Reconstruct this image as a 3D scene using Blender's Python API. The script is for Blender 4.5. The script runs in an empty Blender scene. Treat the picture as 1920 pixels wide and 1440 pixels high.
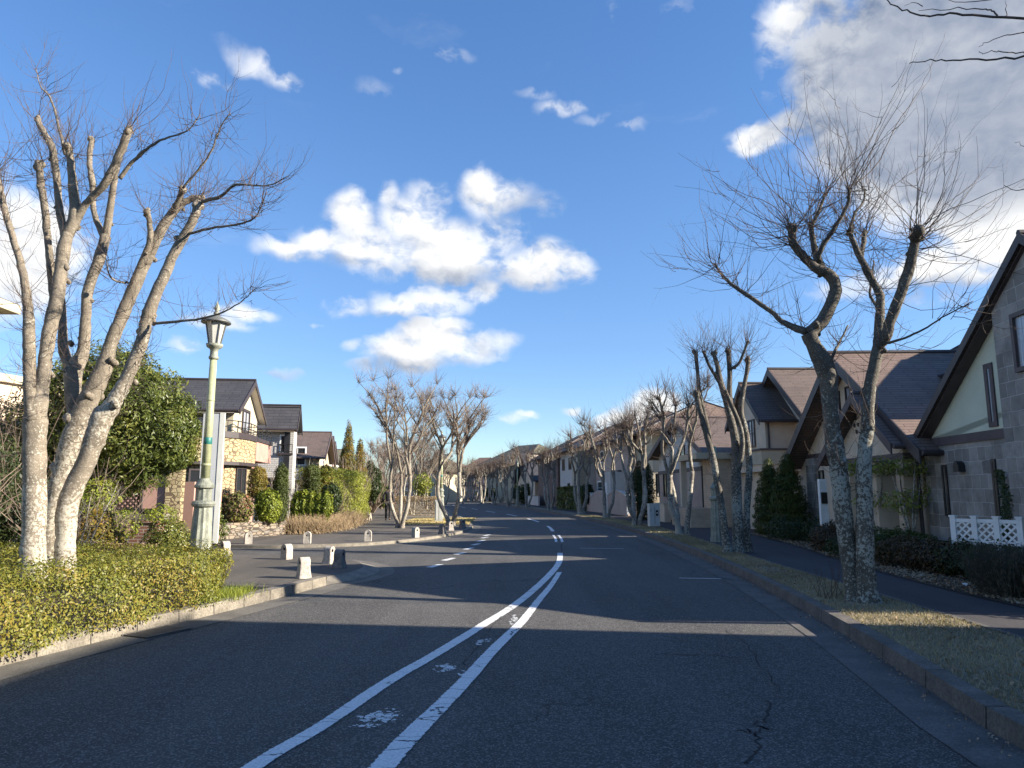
import bpy, bmesh, math, random
import numpy as np
from mathutils import Vector, Matrix
S = bpy.context.scene
COL = S.collection
rng = np.random.default_rng(7)
random.seed(7)
# ---------------------------------------------------------------- camera
F, PITCH, CH = 1331.0, math.atan((923-720)/1331.0), 1.55
cam = bpy.data.cameras.new('camera'); cam.sensor_width = 36; cam.lens = F/1920*36; cam.clip_end = 6000
co = bpy.data.objects.new('camera', cam); COL.objects.link(co); S.camera = co
co.location = (0, 0, CH); co.rotation_euler = (math.pi/2+PITCH, 0, 0)
# ---------------------------------------------------------------- light
SAZ, SEL = math.radians(11), math.radians(23)
SUND = Vector((math.cos(SEL)*math.cos(SAZ), -math.cos(SEL)*math.sin(SAZ), math.sin(SEL)))
sl = bpy.data.lights.new('sun', 'SUN'); sl.energy = 5.0; sl.angle = math.radians(0.5); sl.color = (1.0, 0.90, 0.76)
so = bpy.data.objects.new('sun', sl); COL.objects.link(so); so.rotation_euler = (-SUND).to_track_quat('-Z', 'Y').to_euler()
S.view_settings.view_transform = 'Standard'; S.view_settings.look = 'None'
S.view_settings.exposure = 1.52; S.view_settings.gamma = 1
S.cycles.max_bounces = 5; S.cycles.transparent_max_bounces = 8

def ray(px, py):
    a = (px-960)/F; v = (720-py)/F
    return a, math.cos(PITCH)-math.sin(PITCH)*v, math.sin(PITCH)+math.cos(PITCH)*v
def P(px, py, Y):
    a, b, c = ray(px, py); t = Y/b
    return Vector((a*t, Y, CH+c*t))
def G(px, py, z=0.0):
    a, b, c = ray(px, py); t = (z-CH)/c
    return Vector((a*t, b*t, z))
def azel(px, py):
    a, b, c = ray(px, py); return math.atan2(a, b), math.atan2(c, math.hypot(a, b))

# ---------------------------------------------------------------- node helper
class NT:
    def __init__(s, tree): s.t = tree; s.n = tree.nodes; s.l = tree.links
    def new(s, typ, **kw):
        n = s.n.new(typ)
        for k, v in kw.items(): setattr(n, k, v)
        return n
    def put(s, sock, v):
        if isinstance(v, bpy.types.NodeSocket): s.l.new(v, sock)
        elif v is not None:
            if isinstance(v, (tuple, list)) and len(v) == 3 and sock.type == 'RGBA': v = (*v, 1)
            sock.default_value = v
    def m(s, op, a, b=None, c=None, clamp=False):
        n = s.new('ShaderNodeMath', operation=op); n.use_clamp = clamp
        s.put(n.inputs[0], a)
        if b is not None: s.put(n.inputs[1], b)
        if c is not None: s.put(n.inputs[2], c)
        return n.outputs[0]
    def v(s, op, a, b=None):
        n = s.new('ShaderNodeVectorMath', operation=op); s.put(n.inputs[0], a)
        if b is not None: s.put(n.inputs[1], b)
        return n.outputs['Value'] if op in ('DOT_PRODUCT', 'LENGTH') else n.outputs[0]
    def scale(s, a, k):
        n = s.new('ShaderNodeVectorMath', operation='SCALE'); s.put(n.inputs[0], a); s.put(n.inputs['Scale'], k); return n.outputs[0]
    def mix(s, f, a, b, typ='MIX'):
        n = s.new('ShaderNodeMix', data_type='RGBA', blend_type=typ)
        s.put(n.inputs[0], f); s.put(n.inputs[6], a); s.put(n.inputs[7], b); return n.outputs[2]
    def rng(s, x, a, b, c=0.0, d=1.0, smooth=True):
        n = s.new('ShaderNodeMapRange'); n.interpolation_type = 'SMOOTHSTEP' if smooth else 'LINEAR'
        for i, q in enumerate((x, a, b, c, d)): s.put(n.inputs[i], q)
        return n.outputs[0]
    def noise(s, vec, sc, det=4, rough=.55, out=0, dist=0.0):
        n = s.new('ShaderNodeTexNoise'); s.put(n.inputs['Vector'], vec); s.put(n.inputs['Scale'], sc)
        s.put(n.inputs['Detail'], det); s.put(n.inputs['Roughness'], rough); s.put(n.inputs['Distortion'], dist); return n.outputs[out]
    def vor(s, vec, sc, feat='F1', out='Distance', rnd=1.0, metric='EUCLIDEAN'):
        n = s.new('ShaderNodeTexVoronoi', feature=feat)
        if feat != 'DISTANCE_TO_EDGE': n.distance = metric
        s.put(n.inputs['Vector'], vec); s.put(n.inputs['Scale'], sc); s.put(n.inputs['Randomness'], rnd); return n.outputs[out]

# ---------------------------------------------------------------- sky with clouds
W = bpy.data.worlds.new('World'); S.world = W; W.use_nodes = True
t = NT(W.node_tree); t.n.clear()
sky = t.new('ShaderNodeTexSky', sky_type='NISHITA'); sky.sun_disc = False
sky.sun_elevation = SEL; sky.sun_rotation = math.pi/2+SAZ; sky.air_density = 1.0; sky.dust_density = 0.0; sky.ozone_density = 2.2
gm = t.new('ShaderNodeGamma'); t.put(gm.inputs[0], sky.outputs[0]); gm.inputs[1].default_value = .80
hs = t.new('ShaderNodeHueSaturation'); t.put(hs.inputs['Color'], gm.outputs[0]); hs.inputs['Saturation'].default_value = 1.36; hs.inputs['Hue'].default_value = 0.512
sz = t.new('ShaderNodeSeparateXYZ'); t.put(sz.inputs[0], t.new('ShaderNodeTexCoord').outputs['Generated'])
hz = t.mix(t.rng(sz.outputs[2], 0.0, .42), (.66, .76, .92), (1.0, 1.0, 1.0))
bg1 = t.new('ShaderNodeBackground'); t.put(bg1.inputs[0], t.mix(1.0, hs.outputs[0], hz, 'MULTIPLY')); bg1.inputs[1].default_value = 0.106
tc = t.new('ShaderNodeTexCoord'); d = tc.outputs['Generated']
sep = t.new('ShaderNodeSeparateXYZ'); t.put(sep.inputs[0], d)
az = t.m('ARCTAN2', sep.outputs[0], sep.outputs[1]); el = t.m('ARCSINE', sep.outputs[2])
cmb = t.new('ShaderNodeCombineXYZ'); t.put(cmb.inputs[0], az); t.put(cmb.inputs[1], el); Vv = cmb.outputs[0]
warp = t.noise(Vv, 16.0, 3, .55, out=1)
warp = t.scale(t.v('SUBTRACT', warp, (.5, .5, .5)), .035)
Vw = t.v('ADD', Vv, warp)
# cloud masses: px, py, half width px, half height px, strength
CL = [(530,462,66,26,1.2),(600,455,60,34,1.3),(655,412,46,48,1.4),(690,470,80,48,1.6),(770,425,60,52,1.5),(733,375,24,26,1),(800,375,44,34,1.1),(830,480,110,62,1.8),(905,368,50,44,1.3),
      (960,372,50,30,.9),(1020,385,34,22,.6),(1000,500,80,42,1.5),(1075,505,50,30,1.1),(920,450,70,44,1.3),(900,545,50,26,1.2),(820,560,70,32,1.4),(740,570,60,26,1.2),(660,572,50,20,.9),
      (820,630,70,40,1.7),(760,660,80,36,1.6),(700,685,50,14,1.2),(880,650,70,32,1.4),(940,640,38,18,1),(840,600,34,14,1.2),(662,648,24,13,1),
      (470,585,60,14,1),(400,600,60,16,.8),(340,650,36,16,.7),(520,695,56,12,.8),(600,603,18,5,.7),
      (40,440,110,100,1.6),(-40,480,160,120,1.8),(60,380,70,30,1),(415,80,26,16,.35),(440,100,30,16,.5),(480,122,40,18,.65),(530,152,34,18,.75),(380,150,40,14,.55),(700,170,36,18,.5),(745,130,12,6,.4),(840,108,46,11,.4),
      (990,180,50,11,.6),(1060,200,50,11,.65),(1120,222,46,12,.7),(1180,238,34,10,.6),(1150,22,14,24,.4),(1280,15,36,18,.35),
      (1430,262,60,28,1.4),(1490,240,50,30,1.4),(1470,60,50,60,1.0),(1520,30,80,50,1.5),(1450,130,40,50,.8),(1560,110,90,110,1.8),(1680,190,170,150,3),(1800,160,240,220,4),(1950,220,240,250,4),(1560,290,90,34,1.2),(1640,320,80,40,1.2),(1830,350,150,50,1.6),(1490,180,26,20,.8),
      (1700,520,120,34,1.2),(1800,500,110,50,1.7),(1930,470,90,50,1.7),(1600,545,90,24,.8),(1740,560,90,24,.9),
      (1072,772,26,12,1.3),(990,775,22,8,1),(960,782,34,9,.6),(1150,790,46,24,1.4),(1230,770,60,36,1.6),(1320,800,90,50,1.4),(1420,790,80,40,1.2)]
GR = [(1700,150,220,170,1.6),(1850,220,220,150,1.8),(1940,90,260,220,2),(1640,60,70,70,.5),(740,690,90,14,.7),(840,682,60,12,.4),(620,496,70,10,.3),(860,520,110,16,.4),(1010,535,60,12,.35),(520,700,60,12,.6),(1770,550,140,22,.6),(720,600,60,12,.25),(1000,392,50,20,.3)]
def blobs(L, V):
    acc = None
    for (px, py, rx, ry, s) in L:
        a0, e0 = azel(px, py)
        kx = 1/(rx/F*1.30*math.cos(a0)); ky = 1/(ry/F*1.25*math.cos(a0))
        q = t.v('SUBTRACT', V, (a0, e0, 0)); q = t.v('MULTIPLY', q, (kx, ky, 0))
        r = t.v('DOT_PRODUCT', q, q)
        mval = t.m('MULTIPLY_ADD', r, -s, s)
        acc = mval if acc is None else t.m('SMOOTH_MAX', acc, mval, .35)
    return acc
M = blobs(CL, Vw)
st = t.v('MULTIPLY', Vw, (1.0, 1.45, 1.0))
def fb(v): return t.noise(v, 11.0, 12, .58, dist=.0)
n1 = fb(st); n2 = fb(t.v('ADD', st, (.010, .018, 0)))
bil = t.m('ABSOLUTE', t.m('SUBTRACT', t.noise(st, 22.0, 5, .5), .5))
dens = t.m('ADD', M, t.m('MULTIPLY', t.m('SUBTRACT', n1, .5), 3.4))
dens = t.m('SUBTRACT', dens, t.m('MULTIPLY', bil, 1.6))
dens = t.m('MULTIPLY', dens, t.rng(M, -1.3, -.3))
alpha = t.m('MULTIPLY', t.rng(dens, -.02, 1.5), t.rng(M, -.3, 1.0, .55, 1.0))
wisp = t.m('MULTIPLY', t.rng(t.noise(t.v('MULTIPLY', Vw, (1.2, 3.5, 1)), 3.2, 8, .6), .58, .9), .16)
alpha = t.m('MAXIMUM', alpha, wisp)
alpha = t.m('MULTIPLY', alpha, t.rng(el, -.02, .02))
lit = t.m('MULTIPLY_ADD', t.m('MULTIPLY', t.m('SUBTRACT', n1, n2), t.rng(M, 1.2, 2.6, 1.0, .35)), 1.9, .90, clamp=True)
g = t.rng(t.m('ADD', blobs(GR, Vw), t.m('MULTIPLY', t.m('SUBTRACT', n1, .5), .8)), -.6, .9)
gk = t.noise(t.v('MULTIPLY', Vv, (1, 1.6, 1)), 3.6, 3, .5)
shade = t.m('SUBTRACT', lit, t.m('MULTIPLY', g, t.rng(gk, .3, .7, .72, .60)), clamp=True)
ccol = t.mix(shade, (.16, .215, .33), (.93, .93, .92))
bg2 = t.new('ShaderNodeBackground'); t.put(bg2.inputs[0], ccol); bg2.inputs[1].default_value = 0.44
ms = t.new('ShaderNodeMixShader'); t.put(ms.inputs[0], alpha); t.l.new(bg1.outputs[0], ms.inputs[1]); t.l.new(bg2.outputs[0], ms.inputs[2])
wo = t.new('ShaderNodeOutputWorld'); t.l.new(ms.outputs[0], wo.inputs[0])
W.cycles.sampling_method = 'MANUAL'; W.cycles.sample_map_resolution = 512

# ---------------------------------------------------------------- materials
def newmat(name):
    m = bpy.data.materials.new(name); m.use_nodes = True; q = NT(m.node_tree)
    b = m.node_tree.nodes['Principled BSDF']; return m, q, b
def coords(q, uv=False):
    n = q.new('ShaderNodeTexCoord'); return n.outputs['UV'] if uv else n.outputs['Object']
def bump(q, b, h, strength=.4, dist=.01):
    n = q.new('ShaderNodeBump'); n.inputs['Strength'].default_value = strength; n.inputs['Distance'].default_value = dist
    q.put(n.inputs['Height'], h); q.l.new(n.outputs[0], b.inputs['Normal'])
def world_pos(q): return q.new('ShaderNodeNewGeometry').outputs['Position']
def plain(name, c1, c2=None, sc=3.0, rough=.8, fine=0.0, fsc=60, bmp=0.0, metal=0.0, spec=.5, streak=0.0):
    m, q, b = newmat(name); pos = world_pos(q)
    c2 = c2 or tuple(x*.75 for x in c1)
    f = q.rng(q.noise(pos, sc, 5, .6), .35, .65)
    col = q.mix(f, c2, c1)
    if streak:
        sv = q.v('MULTIPLY', pos, (5, 5, .5))
        col = q.mix(q.m('MULTIPLY', q.rng(q.noise(sv, 1.0, 4, .6), .5, .75), streak), col, tuple(x*.45 for x in c1))
    if fine: col = q.mix(q.m('MULTIPLY', q.rng(q.noise(pos, fsc, 2, .5), .4, .62), fine), col, tuple(x*.3 for x in c1))
    q.put(b.inputs['Base Color'], col); b.inputs['Roughness'].default_value = rough; b.inputs['Metallic'].default_value = metal
    b.inputs['Specular IOR Level'].default_value = spec
    if bmp: bump(q, b, q.noise(pos, fsc, 4, .6), bmp, .01)
    return m
def ramp(q, fac, cols):
    r = q.new('ShaderNodeValToRGB'); cr = r.color_ramp; cr.elements.remove(cr.elements[1])
    cr.elements[0].position = 0; cr.elements[0].color = (*cols[0], 1)
    for i in range(1, len(cols)):
        e = cr.elements.new(i/(len(cols)-1)); e.color = (*cols[i], 1)
    q.put(r.inputs[0], fac); return r.outputs[0]
def leafmat(name, cols, rough=.55, patch=1.2, trans=.25):
    m, q, b = newmat(name); pos = world_pos(q)
    ri = q.new('ShaderNodeNewGeometry').outputs['Random Per Island']
    rc = ramp(q, q.m('ADD', q.m('MULTIPLY', ri, .6), q.m('MULTIPLY', q.rng(q.noise(pos, patch, 3, .5), .3, .7), .4)), cols)
    q.put(b.inputs['Base Color'], rc); b.inputs['Roughness'].default_value = rough
    b.inputs['Specular IOR Level'].default_value = .35
    tr = q.new('ShaderNodeBsdfTranslucent'); q.put(tr.inputs[0], q.mix(1.0, rc, (1.3, 1.35, .7), 'MULTIPLY'))
    mx = q.new('ShaderNodeMixShader'); mx.inputs[0].default_value = trans
    q.l.new(b.outputs[0], mx.inputs[1]); q.l.new(tr.outputs[0], mx.inputs[2])
    q.l.new(mx.outputs[0], m.node_tree.nodes['Material Output'].inputs[0]); return m
def brick(name, c1, c2, mortar, bw, bh, ms=.012, rough=.85, off=.5, dirt=.3, bmp=.5, warp=0.0, squash=1.0, sqf=2):
    m, q, b = newmat(name); uv = coords(q, True); pos = world_pos(q)
    if warp: uv = q.v('ADD', uv, q.scale(q.v('SUBTRACT', q.noise(uv, 3.0, 3, .5, out=1), (.5, .5, .5)), warp))
    n = q.new('ShaderNodeTexBrick', offset=off, squash=squash, squash_frequency=sqf); q.put(n.inputs['Vector'], uv)
    for k, v_ in (('Color1', c1), ('Color2', c2), ('Mortar', mortar), ('Scale', 1.0), ('Mortar Size', ms), ('Brick Width', bw), ('Row Height', bh), ('Mortar Smooth', .2), ('Bias', 0.0)): q.put(n.inputs[k], v_)
    col = q.mix(q.m('MULTIPLY', q.rng(q.noise(pos, 2.5, 5, .65), .4, .7), dirt), n.outputs[0], tuple(x*.45 for x in c1))
    q.put(b.inputs['Base Color'], col); b.inputs['Roughness'].default_value = rough
    bump(q, b, q.m('ADD', q.m('MULTIPLY', n.outputs[1], -1), q.m('MULTIPLY', q.noise(pos, 25, 3), .5)), bmp, .012); return m
def rubble(name, cols, mortar, sx, sy, edge=.06, bmp=.7, metric='EUCLIDEAN'):
    m, q, b = newmat(name); uv = coords(q, True)
    uv = q.v('MULTIPLY', uv, (1/sx, 1/sy, 1)); uv = q.v('MULTIPLY', uv, (1, 1, 0))
    e = q.vor(uv, 1.0, 'DISTANCE_TO_EDGE', rnd=.75)
    c = q.vor(uv, 1.0, 'F1', 'Color', rnd=.75)
    sp = q.new('ShaderNodeSeparateColor'); q.put(sp.inputs[0], c)
    rc = ramp(q, sp.outputs[0], cols); f = q.rng(e, edge*.5, edge)
    col = q.mix(q.m('MULTIPLY', q.noise(world_pos(q), 22, 4), .5), rc, tuple(x*.4 for x in cols[0]))
    q.put(b.inputs['Base Color'], q.mix(f, mortar, col)); b.inputs['Roughness'].default_value = .9
    bump(q, b, q.m('ADD', f, q.m('MULTIPLY', q.noise(world_pos(q), 30, 3), .4)), bmp, .02); return m
def roofmat(name, c1, c2, row=.2, wid=.5, lichen=0.0):
    m, q, b = newmat(name); uv = coords(q, True); pos = world_pos(q)
    n = q.new('ShaderNodeTexBrick', offset=.5); q.put(n.inputs['Vector'], uv)
    for k, v_ in (('Color1', c1), ('Color2', c2), ('Mortar', tuple(x*.35 for x in c1)), ('Scale', 1.0), ('Mortar Size', .012), ('Brick Width', wid), ('Row Height', row), ('Mortar Smooth', .3)): q.put(n.inputs[k], v_)
    col = q.mix(q.m('MULTIPLY', q.rng(q.noise(q.v('MULTIPLY', pos, (1, 1, 1)), 1.3, 6, .65), .4, .7), .45), n.outputs[0], tuple(x*.5 for x in c1))
    if lichen: col = q.mix(q.m('MULTIPLY', q.rng(q.noise(pos, 9, 4, .7), .6, .72), lichen), col, (.35, .34, .28))
    q.put(b.inputs['Base Color'], col); b.inputs['Roughness'].default_value = .75
    sp = q.new('ShaderNodeSeparateXYZ'); q.put(sp.inputs[0], uv)
    saw = q.m('FRACT', q.m('DIVIDE', sp.outputs[1], row))
    bump(q, b, q.m('ADD', q.m('MULTIPLY', saw, -1), q.m('MULTIPLY', n.outputs[1], -.6)), .8, .02); return m

def asphalt(name, base, light, crack=True, spk=.35):
    m, q, b = newmat(name); pos = world_pos(q)
    big = q.rng(q.noise(pos, .35, 4, .6), .35, .65)
    col = q.mix(big, tuple(x*.80 for x in base), tuple(x*1.15 for x in base))
    lane = q.rng(q.noise(q.v('MULTIPLY', pos, (1.1, .07, 1)), 1.0, 4, .6), .38, .66)
    col = q.mix(q.m('MULTIPLY', lane, .75), col, tuple(x*1.45 for x in base))
    stain = q.rng(q.noise(pos, 1.1, 6, .7), .56, .72)
    col = q.mix(q.m('MULTIPLY', stain, .35), col, tuple(x*.55 for x in base))
    agg = q.vor(pos, 95.0, 'F1', 'Color'); sa = q.new('ShaderNodeSeparateColor'); q.put(sa.inputs[0], agg)
    col = q.mix(q.m('MULTIPLY', q.rng(sa.outputs[0], .55, 1.0), spk), col, light)
    col = q.mix(q.m('MULTIPLY', q.rng(q.noise(pos, 85, 2, .6), .45, .6), .45), col, tuple(x*.45 for x in base))
    sp2 = q.m('GREATER_THAN', q.vor(pos, 22.0, 'F1', 'Distance'), .0)
    dots = q.m('LESS_THAN', q.vor(pos, 16.0, 'F1', 'Distance'), .055)
    rn = q.new('ShaderNodeSeparateColor'); q.put(rn.inputs[0], q.vor(pos, 16.0, 'F1', 'Color'))
    col = q.mix(q.m('MULTIPLY', q.m('MULTIPLY', dots, q.m('GREATER_THAN', rn.outputs[1], .72)), .8), col, (.32, .31, .29))
    h = q.noise(pos, 120, 3, .7)
    if crack:
        wv = q.v('ADD', pos, q.scale(q.v('SUBTRACT', q.noise(pos, 1.7, 6, .7, out=1), (.5, .5, .5)), .9))
        ce = q.vor(q.v('MULTIPLY', wv, (1, .6, 1)), .22, 'DISTANCE_TO_EDGE')
        cm = q.m('MULTIPLY', q.rng(ce, .0012, .0035, 1, 0), q.rng(q.noise(pos, .3, 2), .5, .6))
        col = q.mix(q.m('MULTIPLY', cm, .75), col, (.008, .008, .008))
    q.put(b.inputs['Base Color'], col); b.inputs['Roughness'].default_value = .85; b.inputs['Specular IOR Level'].default_value = .3
    bump(q, b, h, .6, .006); return m
def paintmat(name):
    m, q, b = newmat(name); uv = coords(q, True); pos = world_pos(q)
    sp = q.new('ShaderNodeSeparateXYZ'); q.put(sp.inputs[0], uv)
    edge = q.m('MULTIPLY', q.m('ABSOLUTE', q.m('SUBTRACT', sp.outputs[0], .5)), 2)   # 0 centre, 1 edge
    n = q.noise(pos, 26, 5, .7); n2 = q.noise(pos, 2.2, 2, .5); fi = q.noise(pos, 150, 2, .6)
    wear = q.m('ADD', q.m('MULTIPLY', q.m('POWER', edge, 5), .55), q.m('MULTIPLY', q.m('SUBTRACT', n2, .5), .3))
    keep = q.m('SUBTRACT', q.m('SUBTRACT', .86, wear), n)
    keep = q.m('ADD', keep, q.m('MULTIPLY', q.m('SUBTRACT', fi, .5), .2))
    al = q.rng(keep, .0, .035)
    crk = q.rng(q.vor(q.v('MULTIPLY', q.v('ADD', pos, q.scale(q.noise(pos, 4, 4, .6, out=1), .15)), (.25, 1, 1)), 3.2, 'DISTANCE_TO_EDGE'), .004, .012)
    al = q.m('MULTIPLY', al, q.m('MAXIMUM', crk, q.rng(n2, .42, .5, 1, 0)))
    col = q.mix(q.rng(q.noise(pos, 60, 4, .7), .35, .7), (.72, .72, .70), (.50, .50, .49))
    q.put(b.inputs['Base Color'], col); b.inputs['Roughness'].default_value = .7; q.put(b.inputs['Alpha'], al); return m
def residuemat(name):
    m, q, b = newmat(name); uv = coords(q, True); pos = world_pos(q)
    sp = q.new('ShaderNodeSeparateXYZ'); q.put(sp.inputs[0], uv)
    rr = q.v('LENGTH', q.v('SUBTRACT', uv, (.5, .5, 0)))
    wv = q.v('ADD', pos, q.scale(q.v('SUBTRACT', q.noise(pos, 14, 3, .6, out=1), (.5, .5, .5)), .05))
    c = q.vor(q.v('MULTIPLY', wv, (.75, 1.1, 1)), 22.0, 'DISTANCE_TO_EDGE')
    k = q.m('SUBTRACT', c, q.m('MULTIPLY', q.m('POWER', q.m('MULTIPLY', rr, 2.0), 5), .35))
    k = q.m('SUBTRACT', k, q.m('MULTIPLY', q.rng(q.noise(pos, 6, 4, .7), .42, .62), .30))
    q.put(b.inputs['Alpha'], q.rng(k, .02, .05)); q.put(b.inputs['Base Color'], (.62, .62, .60)); b.inputs['Roughness'].default_value = .7; return m
def barkmat(name, base, pale, amt=.5, sc=1.0, ring=.3):
    m, q, b = newmat(name); pos = world_pos(q)
    sv = q.v('MULTIPLY', pos, (1, 1, 1.6))
    col = q.mix(q.rng(q.noise(pos, 6, 5, .65), .35, .65), base, tuple(x*.6 for x in base))
    zz = q.new('ShaderNodeSeparateXYZ'); q.put(zz.inputs[0], pos); hgt = q.rng(zz.outputs[2], .8, 4.5, .06, -.10)
    lich = q.rng(q.m('ADD', hgt, q.m('ADD', q.noise(pos, 17*sc, 5, .7), q.m('MULTIPLY', q.m('SUBTRACT', q.noise(pos, 1.3, 3), .5), .5))), .62-amt*.22, .68-amt*.22)
    col = q.mix(q.m('MULTIPLY', lich, .8), col, pale)
    spots = q.m('LESS_THAN', q.vor(pos, 30*sc, 'F1', 'Distance'), .24)
    col = q.mix(q.m('MULTIPLY', spots, .4), col, tuple(min(1, x*1.15) for x in pale))
    hz = q.noise(q.v('MULTIPLY', pos, (2.5, 2.5, 26)), 1.0, 4, .7)
    col = q.mix(q.m('MULTIPLY', q.rng(hz, .55, .7), ring), col, tuple(x*.4 for x in base))
    q.put(b.inputs['Base Color'], col); b.inputs['Roughness'].default_value = .9
    bump(q, b, q.m('ADD', q.noise(pos, 35, 4, .7), q.m('MULTIPLY', hz, .8)), .7, .012); return m
def glassmat(name, c=(.02, .022, .025), rough=.06, curtain=None):
    m, q, b = newmat(name)
    if curtain:
        uv = coords(q, True); w_ = q.noise(q.v('MULTIPLY', uv, (22, .6, 1)), 1.0, 3, .5)
        q.put(b.inputs['Base Color'], q.mix(q.rng(w_, .35, .65), c, curtain))
    else: q.put(b.inputs['Base Color'], c)
    b.inputs['Roughness'].default_value = rough; b.inputs['Specular IOR Level'].default_value = .9; return m

MT = {}
MT['asphalt'] = asphalt('road_asphalt', (.058, .056, .053), (.34, .32, .29), spk=.5)
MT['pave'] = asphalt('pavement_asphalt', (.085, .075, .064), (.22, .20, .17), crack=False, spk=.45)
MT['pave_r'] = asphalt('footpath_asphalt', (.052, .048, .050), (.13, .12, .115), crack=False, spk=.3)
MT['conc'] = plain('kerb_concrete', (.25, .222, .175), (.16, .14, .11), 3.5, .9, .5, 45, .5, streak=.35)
MT['conc_r'] = plain('kerb_concrete_dark', (.155, .135, .115), (.10, .088, .075), 4.0, .9, .5, 45, .5, streak=.4)  # darker copy of the kerb concrete, for the right side
MT['gutter'] = plain('gutter_concrete', (.16, .148, .125), (.11, .10, .085), 2.5, .9, .5, 60, .4)
MT['gutter_r'] = plain('gutter_concrete_dark', (.13, .12, .11), (.085, .08, .073), 2.5, .9, .5, 60, .4)  # slightly darker gutter concrete, for the right side
MT['soil'] = plain('garden_soil', (.10, .075, .05), (.05, .038, .026), 3, .95, .6, 40, .8)
MT['turf'] = plain('dry_turf', (.30, .245, .17), (.16, .135, .095), 1.6, .95, .5, 50, .8)
MT['ground'] = plain('far_ground', (.11, .10, .06), (.06, .07, .035), .05, .95, .3, 3, .3)
MT['paint'] = paintmat('road_paint'); MT['residue'] = residuemat('paint_residue')
MT['bark'] = barkmat('grey_bark', (.215, .18, .135), (.44, .41, .335), .36, 1.7, .6)
MT['bark2'] = barkmat('lichen_bark', (.105, .09, .07), (.34, .35, .30), .38, 1.4, .2)
MT['bark3'] = barkmat('pale_bark', (.20, .175, .14), (.42, .40, .34), .45)
MT['barkd'] = barkmat('brown_bark', (.10, .075, .055), (.25, .22, .17), .2)
MT['cut'] = plain('cut_wood', (.42, .30, .16), (.25, .16, .09), 20, .9)
MT['twig'] = plain('twig_bark', (.10, .068, .052), (.06, .042, .034), 3, .8)
MT['twig2'] = plain('pale_twig_bark', (.24, .185, .14), (.15, .11, .085), 3, .8)
MT['white'] = plain('white_paint', (.80, .80, .78), (.7, .7, .68), 5, .5)
MT['roof_dk'] = roofmat('charcoal_shingle', (.045, .044, .050), (.06, .058, .062), .2, .6)
MT['roof_br'] = roofmat('brown_shingle', (.125, .088, .070), (.155, .110, .088), .12, .9, .1)
MT['roof_rd'] = roofmat('reddish_shingle', (.17, .112, .085), (.205, .138, .105), .13, .9, .15)
MT['roof_gn'] = roofmat('mossy_shingle', (.13, .13, .085), (.17, .16, .11), .25, .6)
MT['trim_dk'] = plain('dark_brown_trim', (.045, .034, .034), None, 4, .55)
MT['trim_br'] = plain('brown_trim', (.085, .062, .060), None, 4, .6)
MT['black'] = plain('black_metal', (.022, .022, .024), None, 4, .4)
MT['slate'] = brick('grey_slate_block', (.19, .172, .15), (.35, .318, .28), (.48, .45, .40), .44, .27, .007, .8, .37, .5, .8, .06, .62, 2)
MT['render_g'] = plain('pale_green_render', (.62, .64, .49), (.57, .59, .45), 1.5, .9, .15, 80, .2)
MT['render_b'] = plain('beige_render', (.68, .55, .41), (.60, .49, .36), 1.5, .9, .15, 80, .2, streak=.12)
MT['render_c'] = plain('cream_render', (.50, .44, .32), (.45, .39, .28), 1.5, .9, .12, 80, .2, streak=.1)
MT['render_p'] = plain('pink_render', (.44, .265, .21), (.39, .235, .19), 1.5, .9, .12, 80, .2)
MT['render_k'] = plain('pinkish_beige_render', (.46, .36, .30), (.41, .32, .27), 1.5, .9, .12, 80, .2)
MT['render_w'] = plain('off_white_render', (.60, .57, .52), (.54, .51, .47), 1.5, .9, .12, 80, .2, streak=.12)
MT['ystone'] = rubble('yellow_stone', ((.38, .30, .16), (.52, .43, .25), (.45, .37, .21)), (.14, .10, .06), .18, .13, .09)
MT['dstone'] = rubble('dry_stone', ((.17, .14, .11), (.30, .23, .16), (.21, .19, .165), (.38, .30, .20)), (.05, .04, .03), .24, .085, .08)
MT['wbrick'] = brick('white_brick', (.42, .41, .39), (.48, .465, .44), (.27, .265, .255), .24, .1, .012, .85, .5, .2, .5)
MT['dbrick'] = brick('brown_brick', (.16, .10, .08), (.20, .13, .10), (.12, .10, .09), .24, .09, .01)
MT['rbrick'] = brick('red_brick', (.26, .12, .08), (.20, .09, .065), (.36, .32, .26), .22, .075, .012)
MT['lbrick'] = brick('pale_brick', (.55, .42, .29), (.46, .35, .25), (.40, .33, .25), .22, .09, .01)
MT['fence_gr'] = plain('grey_panel', (.40, .42, .44), (.36, .38, .40), 2, .5)
MT['lamp_gn'] = plain('pale_green_enamel', (.40, .42, .25), (.33, .345, .20), 6, .5, .2, 50, streak=.4)
MT['lamp_gy'] = plain('grey_green_cast', (.30, .315, .25), (.20, .21, .165), 9, .6, .35, 40, .2, streak=.6)
MT['lamp_dk'] = plain('dark_grey_cast', (.13, .135, .125), (.10, .105, .10), 6, .5)
MT['teal'] = plain('teal_sticker', (.02, .16, .14), None, 9, .5)
MT['frost'] = plain('frosted_lamp_glass', (.50, .50, .46), (.38, .38, .34), 6, .25)
MT['box_gy'] = plain('grey_cabinet', (.52, .53, .50), (.45, .46, .43), 3, .5, streak=.12)
MT['bollard'] = plain('pale_bollard_stone', (.50, .46, .40), (.33, .30, .26), 14, .9, .5, 45, .5, streak=.3)
MT['bollard_dk'] = plain('dark_bollard_stone', (.24, .22, .20), (.13, .12, .11), 9, .9, .5, 45, .5)  # darker variant of the bollard stone
MT['hole'] = plain('near_black_fill', (.015, .014, .013), None, 4, .9)  # near-black for joints and cracks, and for shade painted into openings
MT['glass'] = glassmat('window_glass'); MT['glass_c'] = glassmat('curtained_glass', (.16, .17, .18), .1, (.42, .44, .47))
MT['glass_d'] = glassmat('frosted_window_glass', (.10, .095, .085), .25, (.17, .16, .14))
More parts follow.
